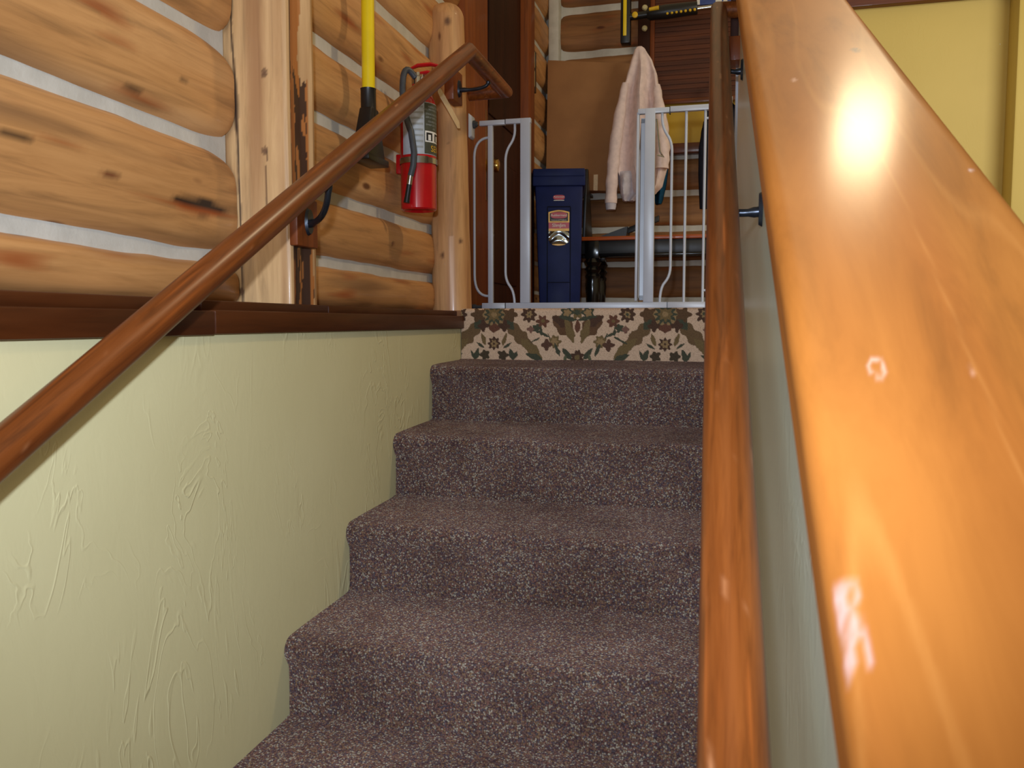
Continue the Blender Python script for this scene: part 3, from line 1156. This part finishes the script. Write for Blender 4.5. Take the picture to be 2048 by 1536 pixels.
def cyl_patch(a0, a1, z0, z1, r, n=24):
    b = B()
    grid(b, lambda u, v: (EX + r * math.cos(a0 + (a1 - a0) * u), EY + r * math.sin(a0 + (a1 - a0) * u), z0 + (z1 - z0) * v), n, 1)
    return b


A = math.radians
# the viewer sees the side at angles from -130 to +10 degrees (0 = towards the stairs)
lb = obj('label', cyl_patch(A(-125), A(30), 0.508, 0.663, ER + 0.0006), 'labelgrey', t)
obj('instruction_panel', cyl_patch(A(-50), A(28), 0.510, 0.661, ER + 0.0011), 'labelolive', lb)
obj('pictogram_panel', cyl_patch(A(-48), A(26), 0.545, 0.578, ER + 0.0015), 'paper', lb)


def cyl_map(ang, z, r):
    return lambda u, v: (EX + r * math.cos(ang + u / r), EY + r * math.sin(ang + u / r), z + v)


for k in range(2):
    b = B()
    r = ER + 0.0019
    a0 = A(-44 + 34 * k)
    grid(b, lambda u, v: (EX + r * math.cos(a0 + 0.40 * u), EY + r * math.sin(a0 + 0.40 * u), 0.549 + 0.024 * v), 5, 1)
    pg = obj('pictogram', b, 'ink', lb)
    b = B()
    r2 = ER + 0.0022
    a1 = a0 + 0.11
    grid(b, lambda u, v: (EX + r2 * math.cos(a1 + 0.18 * u), EY + r2 * math.sin(a1 + 0.18 * u), 0.550 + 0.017 * v), 4, 1)
    obj('pictogram_figure', b, 'paper', lb)
obj('lettering', text_mesh('SENTRY', 0.026, cyl_map(A(18), 0.526, ER + 0.0019)), 'labelgold', lb)
for i, (zz, s) in enumerate(((0.650, 'INSTRUCTIONS'), (0.641, 'PULL PIN HOLD UPRIGHT'), (0.628, 'STAND BACK 8 FEET'), (0.618, 'AIM AT BASE OF FIRE'), (0.606, 'SQUEEZE LEVER'), (0.596, 'SWEEP SIDE TO SIDE'), (0.586, 'ABC'))):
    obj('lettering', text_mesh(s, 0.0072, cyl_map(A(-12), zz, ER + 0.0017)), 'labeltext', lb)
for zz in (0.645, 0.628, 0.611, 0.594, 0.577, 0.560, 0.543, 0.526):
    b = cyl_patch(A(-98), A(-54), zz, zz + 0.006, ER + 0.0012, 8)
    obj('text_line', b, 'labeltext', lb)
b = cyl_patch(A(-180), A(180), 0.483, 0.500, ER + 0.003, 48)
sb = obj('strap', b, 'steel', t)
b = cyl_patch(A(-80), A(-40), 0.481, 0.502, ER + 0.005, 10)
bmesh.ops.solidify(b, geom=b.faces[:], thickness=0.003)
obj('buckle', b, 'steel', sb)
b = B(); box(b, EX - 0.074, EX - 0.05, EY - 0.004, EY + 0.03, 0.46, 0.52, 0.004)
obj('wall_bracket', b, 'red', t)
b = B()
pth = arc((EX + 0.045, EY + 0.06, 0.725), (EX + 0.06, EY + 0.13, 0.68), (EX + 0.058, EY + 0.235, 0.645), 12)
for i in range(12):
    p, q = pth[i], pth[i + 1]
    w0 = 0.015 if i else 0.010
    w = 0.015 if i < 11 else 0.001
    b.faces.new([b.verts.new(c) for c in ((p.x, p.y - w0 * 0.6, p.z - w0 * 0.8), (p.x, p.y + w0 * 0.6, p.z + w0 * 0.8), (q.x, q.y + w * 0.6, q.z + w * 0.8), (q.x, q.y - w * 0.6, q.z - w * 0.8))])
bmesh.ops.remove_doubles(b, verts=b.verts, dist=1e-5)
bmesh.ops.solidify(b, geom=b.faces[:], thickness=0.0012)
obj('inspection_tag', b, 'tag', t)

# ------------------------------------------------------------------ white safety gate across the landing
GY = 3.2
g = thing('safety_gate', (-0.48, GY, LAND), 'white metal safety gate standing open across the top of the stairs', 'gate')


def gbar(name, x0, x1, z0, z1, y=GY, d=0.011, parent=g, bev=0.002, zs=0.0):
    b = B()
    hexa(b, [(x0, y - d, z0), (x1, y - d, z0 + zs), (x1, y + d, z0 + zs), (x0, y + d, z0), (x0, y - d, z1), (x1, y - d, z1 + zs), (x1, y + d, z1 + zs), (x0, y + d, z1)], bev)
    return obj(name, b, 'white', parent)


def grod(pts, r=0.0052, name='rod', parent=g):
    b = B(); tube(b, pts, r, 10)
    return obj(name, b, 'white', parent)


gbar('bottom_rail', -0.94, -0.845, 0.047, 0.0775)
gbar('bottom_rail', -0.843, -0.213, 0.047, 0.0775, d=0.010)
gbar('bottom_rail', -0.211, 0.0, 0.047, 0.0775)
gbar('top_rail', -0.949, -0.845, 0.770, 0.789)
gbar('top_rail', -0.843, -0.742, 0.771, 0.790)
gbar('upright', -0.915, -0.895, 0.077, 0.772, d=0.009)
gbar('frame_post', -0.783, -0.744, 0.077, 0.788, d=0.012)
gbar('frame_post', -0.303, -0.265, 0.077, 0.797, d=0.012)
gbar('top_rail', -0.330, -0.213, 0.778, 0.797)
gbar('top_rail', -0.211, 0.0, 0.779, 0.799)
# bent rods
grod(arc((-0.915, GY, 0.725), (-0.972, GY, 0.722), (-0.973, GY, 0.65), 8) + arc((-0.973, GY, 0.19), (-0.973, GY, 0.105), (-0.915, GY, 0.105), 8))
grod([(-0.807, GY, 0.772), (-0.807, GY, 0.745)] + arc((-0.807, GY, 0.745), (-0.808, GY, 0.715), (-0.828, GY, 0.69), 5)[1:] + arc((-0.828, GY, 0.69), (-0.845, GY, 0.665), (-0.845, GY, 0.63), 5)[1:] +
     [(-0.845, GY, 0.20)] + arc((-0.845, GY, 0.20), (-0.845, GY, 0.165), (-0.826, GY, 0.142), 5)[1:] + arc((-0.826, GY, 0.142), (-0.810, GY, 0.122), (-0.808, GY, 0.077), 5)[1:])
grod([(-0.240, GY, 0.779), (-0.240, GY, 0.755)] + arc((-0.240, GY, 0.755), (-0.238, GY, 0.725), (-0.222, GY, 0.700), 5)[1:] + arc((-0.222, GY, 0.70), (-0.204, GY, 0.675), (-0.203, GY, 0.64), 5)[1:] +
     [(-0.203, GY, 0.21)] + arc((-0.203, GY, 0.21), (-0.203, GY, 0.175), (-0.222, GY, 0.152), 5)[1:] + arc((-0.222, GY, 0.152), (-0.240, GY, 0.135), (-0.241, GY, 0.077), 5)[1:])
grod([(-0.152, GY, 0.782), (-0.152, GY, 0.077)])
grod([(-0.083, GY, 0.782), (-0.083, GY, 0.077)])
grod([(-0.083, GY, 0.75), (-0.02, GY, 0.75), (-0.012, GY, 0.74), (-0.012, GY, 0.13), (-0.02, GY, 0.12), (-0.083, GY, 0.12)], 0.0045)
for x in (-0.844, -0.212):
    for z0, z1 in ((0.049, 0.0765), (0.773, 0.789 if x < -0.5 else 0.797)):
        b = B(); box(b, x - 0.0022, x + 0.0022, GY - 0.0102, GY + 0.0102, z0, z1)
        obj('joint_gap', b, 'black', g, smooth=False)
# wall cups with their threaded spindles
for side, x, s in (('l', -0.988, 1), ('r', 0.012, -1)):
    b = B()
    hexa(b, [(x, GY - 0.03, 0.722), (x + s * 0.012, GY - 0.022, 0.73), (x + s * 0.012, GY + 0.022, 0.73), (x, GY + 0.03, 0.722), (x, GY - 0.03, 0.818), (x + s * 0.012, GY - 0.022, 0.808), (x + s * 0.012, GY + 0.022, 0.808), (x, GY + 0.03, 0.818)], 0.003)
    c = obj('wall_cup', b, 'white', g)
    b = B(); lathe(b, (x + s * 0.011, GY, 0.779), [(0.016, 0), (0.016, s * 0.01), (0.011, s * 0.012), (0.011, s * 0.018)], 8, 'x')
    obj('adjusting_nut', b, 'hose', c)
    b = B(); tube(b, [(x + s * 0.02, GY, 0.779), (x + s * 0.05, GY, 0.779)], 0.004, 10)
    obj('spindle', b, 'steel', c)
b = B(); lathe(b, (-0.985, GY, 0.062), [(0.011, 0), (0.011, 0.018), (0.007, 0.02), (0.007, 0.045)], 8, 'x')
obj('lower_foot', b, 'hose', g)
# the swung-open gate leaf, seen almost edge-on, hinged on the right frame post
HX = -0.312
b = B()
for (dy0, dy1) in ((0.02, 0.036), (0.50, 0.516)):
    box(b, HX - 0.008, HX + 0.008, GY + dy0, GY + dy1, 0.085, 0.765)
box(b, HX - 0.008, HX + 0.008, GY + 0.02, GY + 0.516, 0.750, 0.768)
box(b, HX - 0.008, HX + 0.008, GY + 0.02, GY + 0.516, 0.085, 0.103)
# the leaf leans a little to the left of the line of sight so that its bars show side by side
bmesh.ops.rotate(b, verts=b.verts, cent=(HX, GY + 0.02, 0), matrix=Matrix.Rotation(A(6.4), 3, 'Z'))
lf = obj('gate_leaf', b, 'white', g)
for i in range(6):
    yy = GY + 0.095 + i * 0.07
    b = B(); tube(b, [(HX, yy, 0.09), (HX, yy, 0.76)], 0.0052, 10)
    bmesh.ops.rotate(b, verts=b.verts, cent=(HX, GY + 0.02, 0), matrix=Matrix.Rotation(A(6.4), 3, 'Z'))
    obj('leaf_rod', b, 'white', lf)
b = B(); hexa(b, [(-0.336, GY - 0.008, 0.082), (-0.326, GY - 0.008, 0.082), (-0.326, GY + 0.012, 0.082), (-0.336, GY + 0.012, 0.082), (-0.334, GY - 0.008, 0.785), (-0.324, GY - 0.008, 0.785), (-0.324, GY + 0.012, 0.785), (-0.334, GY + 0.012, 0.785)], 0.002)
obj('latch_upright', b, 'white', lf)
b = B(); tube(b, [(-0.262, GY + 0.01, 0.76), (-0.248, GY + 0.012, 0.64), (-0.237, GY + 0.012, 0.622), (-0.258, GY + 0.012, 0.628)], 0.003, 8)
obj('latch_wire', b, 'steel', g)

# ------------------------------------------------------------------ blue slim bin
BY0, BY1 = 4.25, 4.66
t = thing('slim_bin', (-0.83, 4.45, LAND), 'tall narrow navy plastic bin with red and yellow label behind the gate', 'bin')


def bin_x(z):                 # left, right edges of the front at height z
    k = (z - LAND) / 0.72
    return -0.932 - 0.026 * k, -0.722 + 0.012 * k


b = B()
hexa(b, [(-0.932, BY0 + 0.02, LAND), (-0.722, BY0 + 0.02, LAND), (-0.722, BY1 - 0.02, LAND), (-0.932, BY1 - 0.02, LAND),
         (-0.958, BY0 + 0.006, 0.715), (-0.710, BY0 + 0.006, 0.715), (-0.710, BY1, 0.715), (-0.958, BY1, 0.715)], 0.012)
obj('body', b, 'blue', t)
b = B()                       # rim as an open frame
for (x0, x1, y0, y1) in ((-0.970, -0.698, BY0 - 0.006, BY0 + 0.012), (-0.970, -0.698, BY1 - 0.010, BY1 + 0.008), (-0.970, -0.952, BY0 + 0.01, BY1), (-0.716, -0.698, BY0 + 0.01, BY1)):
    box(b, x0, x1, y0, y1, 0.700, 0.782, 0.006)
obj('rim', b, 'blue', t)
b = B(); box(b, -0.966, -0.702, BY0 - 0.011, BY0 - 0.004, 0.748, 0.786, 0.003)
obj('rim_lip', b, 'blue', t)


def fy(z):                    # front plane of the body
    return BY0 + 0.02 - 0.014 * (z - LAND) / 0.669


PX = -0.833
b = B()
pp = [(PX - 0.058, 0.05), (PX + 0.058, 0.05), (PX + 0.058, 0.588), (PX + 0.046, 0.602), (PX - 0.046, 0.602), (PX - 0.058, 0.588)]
# dark strips painting the shade of the grooves round the front channel
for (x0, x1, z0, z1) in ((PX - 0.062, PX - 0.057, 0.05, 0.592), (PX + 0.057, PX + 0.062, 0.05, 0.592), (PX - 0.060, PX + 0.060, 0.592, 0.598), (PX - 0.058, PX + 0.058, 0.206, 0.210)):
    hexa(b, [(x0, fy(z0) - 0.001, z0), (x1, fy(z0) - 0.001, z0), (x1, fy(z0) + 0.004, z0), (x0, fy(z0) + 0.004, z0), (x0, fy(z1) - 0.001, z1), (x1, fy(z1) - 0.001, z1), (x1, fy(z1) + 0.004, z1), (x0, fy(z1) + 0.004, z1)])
obj('channel_shade_strip', b, 'blue_shade', t)
b = B()
z0, z1 = 0.05, 0.205
hexa(b, [(PX - 0.057, fy(z0) - 0.008, z0), (PX + 0.057, fy(z0) - 0.008, z0), (PX + 0.057, fy(z0), z0), (PX - 0.057, fy(z0), z0), (PX - 0.057, fy(z1) - 0.007, z1), (PX + 0.057, fy(z1) - 0.007, z1), (PX + 0.057, fy(z1), z1), (PX - 0.057, fy(z1), z1)], 0.002)
obj('foot_grip', b, 'blue', t)


def flat_poly(pts, off):
    b = B()
    b.faces.new([b.verts.new((x, fy(z) - off, z)) for x, z in pts])
    return b


def arch(w, z0, z1, rise, cx=PX, n=10):
    """outline with an arched top"""
    return [(cx - w, z0), (cx + w, z0), (cx + w, z1 - rise)] + [(cx + w - 2 * w * i / n, z1 - rise + rise * math.sin(math.pi * i / n)) for i in range(1, n)] + [(cx - w, z1 - rise)]


def ellip(w, h, cz, cx=PX, n=20, e=0.6):
    out = []
    for i in range(n):
        a = 2 * math.pi * i / n
        ca, sa = math.cos(a), math.sin(a)
        out.append((cx + w * math.copysign(abs(ca) ** e, ca), cz + h * math.copysign(abs(sa) ** 0.8, sa)))
    return out


fmap = lambda cx, cz, off: (lambda u, v: (cx + u, fy(cz + v) - off, cz + v))
lab = obj('label', flat_poly(arch(0.054, 0.515, 0.578, 0.010), 0.0015), 'labelgold', t)
obj('label_field', flat_poly(arch(0.047, 0.522, 0.571, 0.009), 0.0022), 'ink', lab)
obj('label_oval', flat_poly(ellip(0.043, 0.0165, 0.5515), 0.0029), 'labelred', lab)
obj('lettering', text_mesh('Rubbermaid', 0.0165, fmap(PX, 0.5515, 0.0036)), 'paper', lab)
obj('lettering', text_mesh('Commercial Products', 0.0088, fmap(PX, 0.5275, 0.0030)), 'paper', lab)
obj('label_band', flat_poly([(PX - 0.053, 0.484), (PX + 0.053, 0.484), (PX + 0.053, 0.515), (PX - 0.053, 0.515)], 0.0022), 'labelred', lab)
obj('lettering', text_mesh('SlimJim', 0.024, fmap(PX, 0.500, 0.0030)), 'paper', lab)
obj('label_strip', flat_poly([(PX - 0.053, 0.471), (PX + 0.053, 0.471), (PX + 0.053, 0.484), (PX - 0.053, 0.484)], 0.0022), 'labelgold', lab)
# domed foil window of the label
b = B()
grid(b, lambda u, v: (PX - 0.053 + 0.106 * u, fy(0.41 + 0.06 * v) - 0.002 - 0.006 * math.sin(math.pi * v) + 0.004 * math.cos(v * 9 + 4 * (u - 0.5) ** 2 * 6), 0.396 + 0.075 * v + (0.020 * (2 * u - 1) ** 2 * (1 - v))), 24, 24)
obj('foil_panel', b, 'foil', lab)
obj('label_foot', flat_poly([(PX - 0.036 + 0.072 * i / 10, 0.402 - 0.006 * math.sin(math.pi * i / 10)) for i in range(11)] + [(PX + 0.036 - 0.072 * i / 10, 0.402 + 0.004 * math.sin(math.pi * i / 10)) for i in range(1, 10)], 0.008), 'labelgold', lab)
s2 = obj('small_label', flat_poly(ellip(0.030, 0.012, 0.643), 0.0015), 'labelred', t)
obj('lettering', text_mesh('Rubbermaid', 0.0105, fmap(PX, 0.645, 0.0022)), 'paper', s2)
obj('label_underline', flat_poly([(PX - 0.027, 0.626), (PX + 0.027, 0.626), (PX + 0.027, 0.629), (PX - 0.027, 0.629)], 0.0015), 'paper', s2)

t.rotation_euler.z = A(10.5)   # turned to face the stairs
t.location.x -= 0.042

# ------------------------------------------------------------------ bench against the back wall
t = thing('bench', (-0.45, 4.92, LAND), 'black painted bench with orange wooden top under the hanging coats', 'bench')
b = B(); box(b, -1.0, 0.12, 4.745, 5.10, 0.466, 0.488, 0.004)
obj('seat', b, 'bench_top', t)
b = B()
box(b, -0.96, 0.08, 4.765, 4.787, 0.392, 0.466, 0.002)
box(b, -0.96, 0.08, 5.06, 5.08, 0.392, 0.466, 0.002)
obj('apron', b, 'black', t)
b = B(); box(b, -0.70, 0.08, 4.757, 4.790, 0.374, 0.392, 0.005)
obj('apron_bead', b, 'black_gloss', t)
for lx in (-0.745, 0.05):
    for ly in (4.79, 5.05):
        b = B()
        box(b, lx - 0.04, lx + 0.04, ly - 0.035, ly + 0.03, 0.365, 0.466, 0.003)
        pr = [(0.024, 0.0), (0.030, 0.012), (0.026, 0.03), (0.036, 0.05), (0.044, 0.17), (0.040, 0.20), (0.046, 0.22), (0.036, 0.235), (0.050, 0.255), (0.036, 0.275), (0.052, 0.298), (0.038, 0.320)]
        lathe(b, (lx, ly, LAND), pr, 20)
        obj('leg', b, 'black_gloss', t)

# black rack standing on the bench behind the bin, with the cardboard box on it
t = thing('black_rack', (-0.83, 4.95, 0.488), 'black upright rack on the bench just behind the navy bin', 'rack')
for x0 in (-0.985, -0.806):
    b = B()
    hexa(b, [(x0, 4.775, 0.488), (x0 + 0.018, 4.775, 0.488), (x0 + 0.018, 5.06, 0.488), (x0, 5.06, 0.488), (x0 + 0.014, 4.772, 0.875), (x0 + 0.032, 4.772, 0.875), (x0 + 0.032, 4.80, 0.875), (x0 + 0.014, 4.80, 0.875)], 0.004)
    obj('side_panel', b, 'black', t)
b = B(); box(b, -0.97, -0.79, 4.80, 5.08, 0.755, 0.770, 0.002)
obj('shelf', b, 'black', t)
t = thing('cardboard_box', (-0.8, 5.0, 0.772), 'large flat brown cardboard box leaning against the back wall', 'box')
b = B()
hexa(b, [(-1.068, 5.00, 0.805), (-0.575, 4.985, 0.772), (-0.575, 5.065, 0.772), (-1.068, 5.08, 0.805),
         (-1.072, 5.065, 1.590), (-0.555, 5.055, 1.528), (-0.555, 5.135, 1.528), (-1.072, 5.145, 1.590)], 0.004)
obj('carton', b, 'cardboard', t)
b = B()
hexa(b, [(-0.775, 4.9885, 0.786), (-0.750, 4.9880, 0.784), (-0.750, 4.992, 0.784), (-0.775, 4.9925, 0.786), (-0.775, 4.998, 0.88), (-0.750, 4.9975, 0.88), (-0.750, 5.004, 0.88), (-0.775, 5.0045, 0.88)])
obj('tape', b, 'tag', t)

# black dustpan on the bench
t = thing('dustpan', (-0.62, 4.9, 0.488), 'black wedge-shaped dustpan with handle lying on the bench top', 'dustpan')
b = B()
prism(b, [(-0.745, 0.489), (-0.565, 0.489), (-0.560, 0.515), (-0.556, 0.553), (-0.575, 0.548)], 4.86, 5.02)
obj('pan', b, 'black', t)
b = B(); hexa(b, [(-0.57, 4.92, 0.515), (-0.57, 4.95, 0.515), (-0.38, 4.95, 0.585), (-0.38, 4.92, 0.585), (-0.57, 4.92, 0.55), (-0.57, 4.95, 0.55), (-0.38, 4.95, 0.62), (-0.38, 4.92, 0.62)], 0.004)
obj('handle', b, 'black', t)

# ------------------------------------------------------------------ window with woven blind
w = thing('window_1', (-0.15, YB, 1.0), kind='structure')
b = B(); box(b, -0.540, -0.468, YB - 0.03, YB + 0.08, 1.0, 2.12, 0.004)
obj('window_frame', b, 'door', w)
b = B(); box(b, -0.468, -0.442, YB - 0.018, YB + 0.08, 1.07, 2.12, 0.003)
obj('inner_casing', b, 'trim_z', w)
b = B(); box(b, -0.54, 0.30, YB - 0.05, YB + 0.09, 1.012, 1.072, 0.006)
obj('window_sill', b, 'trim_x', w)
b = B(); box(b, -0.445, 0.30, YB + 0.055, YB + 0.065, 1.07, 2.12)
obj('pane', b, 'yellowboard', w, smooth=False)
bl = thing('woven_blind', (-0.1, YB, 1.31), 'brown woven wooden blind drawn over the window behind the coats', 'blind')
for i in range(54):
    z = 1.345 + i * 0.0142
    b = B()
    box(b, -0.441, 0.29, YB + 0.004 + 0.003 * (i % 2), YB + 0.014, z, z + 0.0132)
    obj('slat', b, 'blind', bl, smooth=False)
b = B(); box(b, -0.441, 0.29, YB - 0.004, YB + 0.018, 1.315, 1.343, 0.004)
obj('bottom_rail', b, 'trim_x', bl)
for z in (1.752, 1.872):
    b = B(); lathe(b, (-0.497, YB - 0.03, z), [(0.008, 0.0), (0.007, -0.02), (0.012, -0.024), (0.017, -0.034), (0.012, -0.045), (0.003, -0.047)], 18, 'y')
    tag(obj('peg_knob', b, 'ivory', w), 'ivory knob')
# hook for the light jacket
b = B(); tube(b, arc((-0.50, YB - 0.03, 1.62), (-0.50, YB - 0.30, 1.50), (-0.50, YB - 0.29, 1.565), 8), 0.006, 10)
tag(obj('coat_hook', b, 'iron'), 'dark iron coat hook under the cream jacket hood', 'hook')

# light switch
sw = thing('switch_plate', (-1.035, 4.47, 1.30), 'small ivory switch plate in dark frame on logs beside the carton', 'switch')
b = B(); box(b, -1.045, -1.028, 4.40, 4.56, 1.255, 1.475, 0.004)
obj('frame', b, 'black', sw)
for z in (1.275, 1.375):
    b = B(); box(b, -1.03, -1.022, 4.425, 4.50, z, z + 0.085, 0.003)
    obj('rocker', b, 'ivory', sw)


# ------------------------------------------------------------------ coats
def cloth_body(bm, keys, y, thick, folds, seed, nv=56):
    """keys: (z, left x, right x); a hollow hanging shape with vertical folds"""
    keys = sorted(keys, key=lambda k: -k[0])
    n = 60

    def at(u):
        z = keys[0][0] + (keys[-1][0] - keys[0][0]) * u
        for (za, la, ra), (zb, lb_, rb) in zip(keys[:-1], keys[1:]):
            if z >= zb - 1e-9:
                k = (za - z) / max(1e-9, za - zb)
                k = k * k * (3 - 2 * k) * 0.4 + k * 0.6
                return z, la + (lb_ - la) * k, ra + (rb - ra) * k
        return keys[-1]

    def fn(u, v):
        z, l, r = at(u)
        a = 2 * math.pi * v
        w = (r - l) / 2
        th = min(thick, max(0.012, w * 0.75)) * (0.55 + 0.45 * min(1, u * 4))
        cx = (l + r) / 2
        f = math.sin(a)
        fold = 0.75 * min(1, u * 3) * math.sin(math.cos(a) * folds * 2.2 + u * 2.0 + seed) + 0.12 * ns(math.cos(a) * 4, u * 5, seed)
        return (cx + w * math.cos(a), y + th * f * (1 + 0.0) + th * fold * (-1 if f < 0 else 0.5), z + 0.012 * ns(math.cos(a) * 3, seed, u * 2) * (1 if u > 0.97 else 0))
    rw = grid(bm, fn, n, nv, close_v=True)
    bm.faces.new(rw[0]); bm.faces.new(rw[-1])


JY = 4.90
t = thing('hanging_jacket', (-0.5, JY, 0.66), 'cream pink jacket hanging by its hood from a hook', 'jacket')
b = B()
cloth_body(b, [(1.572, -0.515, -0.487), (1.555, -0.530, -0.468), (1.48, -0.552, -0.425), (1.40, -0.572, -0.398), (1.30, -0.596, -0.385), (1.20, -0.612, -0.362), (1.12, -0.622, -0.345), (1.0, -0.630, -0.330), (0.90, -0.625, -0.332), (0.78, -0.585, -0.36), (0.735, -0.555, -0.40)], JY, 0.05, 3, 1.0)
obj('jacket_body', b, 'jacket', t)
b = B()
sp_ = [(-0.575, JY - 0.045, 1.36), (-0.605, JY - 0.055, 1.18), (-0.632, JY - 0.06, 0.98), (-0.645, JY - 0.06, 0.82), (-0.650, JY - 0.06, 0.685)]
full = []
for a, c in zip(sp_[:-1], sp_[1:]):
    full += [Vector(a).lerp(Vector(c), k / 5) for k in range(5)]
full.append(Vector(sp_[-1]))
tube(b, full, [0.018 + 0.016 * min(1, i / 6) + 0.0025 * math.sin(i * 1.7) for i in range(len(full))], 16)
sl = obj('sleeve', b, 'jacket', t)
b = B(); tube(b, [(-0.650, JY - 0.06, 0.69), (-0.650, JY - 0.06, 0.667), (-0.650, JY - 0.06, 0.648)], [0.032, 0.031, 0.027], 16)
obj('cuff', b, 'lining', sl)
b = B()
cloth_body(b, [(0.87, -0.615, -0.50), (0.80, -0.610, -0.47), (0.74, -0.600, -0.47), (0.70, -0.585, -0.52)], JY - 0.012, 0.045, 2, 3.0)
obj('lining', b, 'lining', t)
b = B()
sp_ = [(-0.40, JY - 0.03, 1.34), (-0.375, JY - 0.06, 1.15), (-0.36, JY - 0.065, 0.98), (-0.365, JY - 0.06, 0.87)]
full = []
for a, c in zip(sp_[:-1], sp_[1:]):
    full += [Vector(a).lerp(Vector(c), k / 5) for k in range(5)]
full.append(Vector(sp_[-1]))
tube(b, full, [0.02 + 0.022 * min(1, i / 6) + 0.003 * math.sin(i * 2.1) for i in range(len(full))], 16)
obj('sleeve', b, 'jacket', t)

t = thing('teal_garment', (-0.39, 5.012, 0.69), 'dark teal garment hanging below and behind the cream jacket', 'garment')
b = B()
cloth_body(b, [(1.56, -0.512, -0.488), (1.46, -0.525, -0.455), (1.25, -0.50, -0.41), (1.05, -0.44, -0.36), (0.92, -0.425, -0.335), (0.82, -0.420, -0.345), (0.72, -0.415, -0.365), (0.695, -0.41, -0.375)], 5.012, 0.02, 1.5, 5.0)
obj('cloth', b, 'teal', t)
t = thing('dark_coat', (-0.08, 5.05, 0.64), 'dark navy coat hanging beside the yellow window pane', 'coat')
b = B()
cloth_body(b, [(1.42, -0.085, -0.06), (1.32, -0.105, -0.03), (1.22, -0.125, 0.05), (1.10, -0.155, 0.06), (0.98, -0.165, 0.06), (0.88, -0.155, 0.05), (0.82, -0.14, 0.03)], 5.05, 0.07, 2, 7.0)
obj('coat_body', b, 'navycloth', t)
b = B(); tube(b, [(-0.12, 5.0, 1.15), (-0.135, 4.98, 1.0), (-0.135, 4.98, 0.85), (-0.132, 4.98, 0.74), (-0.130, 4.98, 0.655)], [0.022, 0.03, 0.03, 0.027, 0.024], 14)
obj('sleeve', b, 'navycloth', t)
b = B(); tube(b, arc((-0.07, YB, 1.45), (-0.07, 5.03, 1.36), (-0.07, 5.03, 1.43), 8), 0.006, 10)
tag(obj('coat_hook', b, 'iron'), 'dark iron coat hook holding the navy coat', 'hook')

# ------------------------------------------------------------------ snow brush hung on the wall
NY = 5.0
t = thing('snow_brush', (-0.4, NY, 1.62), 'black and yellow snow brush hanging sideways above the jacket', 'brush')
b = B(); box(b, -0.622, -0.566, NY - 0.02, NY + 0.05, 1.625, 2.08, 0.008)
hd = obj('brush_head', b, 'black', t)
b = B(); box(b, -0.606, -0.586, NY - 0.027, NY - 0.018, 1.665, 2.07, 0.003)
obj('yellow_strip', b, 'yellow', hd)
tl = lambda x: 1.778 + 0.045 * (x + 0.55)
b = B(); tube(b, [(-0.57, NY, tl(-0.57)), (-0.45, NY, tl(-0.45))], 0.021, 16)
obj('neck', b, 'black', t)
b = B(); tube(b, [(-0.47, NY, tl(-0.47)), (-0.45, NY, tl(-0.45)), (-0.36, NY, tl(-0.36)), (-0.19, NY, tl(-0.19)), (-0.185, NY, tl(-0.185))], [0.028, 0.036, 0.041, 0.036, 0.033], 18)
gp = obj('grip', b, 'black', t)
for i in range(7):
    x = -0.352 + i * 0.0255
    b = B(); lathe(b, (x, NY - 0.0325, tl(x) - 0.020), [(0.0075, 0.006), (0.0075, -0.002), (0.004, -0.005)], 12, 'y')
    obj('grip_dot', b, 'ydot', gp)
b = B(); lathe(b, (-0.538, NY - 0.018, tl(-0.53)), [(0.017, 0.004), (0.017, -0.006), (0.012, -0.009)], 18, 'y')
obj('button', b, 'ydot', t)
b = B(); tube(b, [(-0.455, NY - 0.034, tl(-0.45) + 0.014), (-0.40, NY - 0.038, tl(-0.40) + 0.016)], [0.010, 0.012], 12)
obj('slide_button', b, 'ydot', t)
b = B(); tube(b, [(-0.20, NY, tl(-0.2) - 0.006), (0.22, NY, tl(0.22) - 0.006)], 0.013, 16)
obj('shaft', b, 'steel', t)
b = B(); box(b, -0.188, 0.02, NY - 0.006, NY + 0.004, tl(-0.1) + 0.008, tl(-0.1) + 0.038, 0.002)
st = obj('sticker', b, 'bluesticker', t)
for x0, x1 in ((-0.188, -0.172), (-0.085, -0.050), (-0.042, -0.020)):
    b = B(); box(b, x0, x1, NY - 0.0075, NY - 0.0055, tl(-0.1) + 0.009, tl(-0.1) + 0.037)
    obj('sticker_patch', b, 'paper', st, smooth=False)
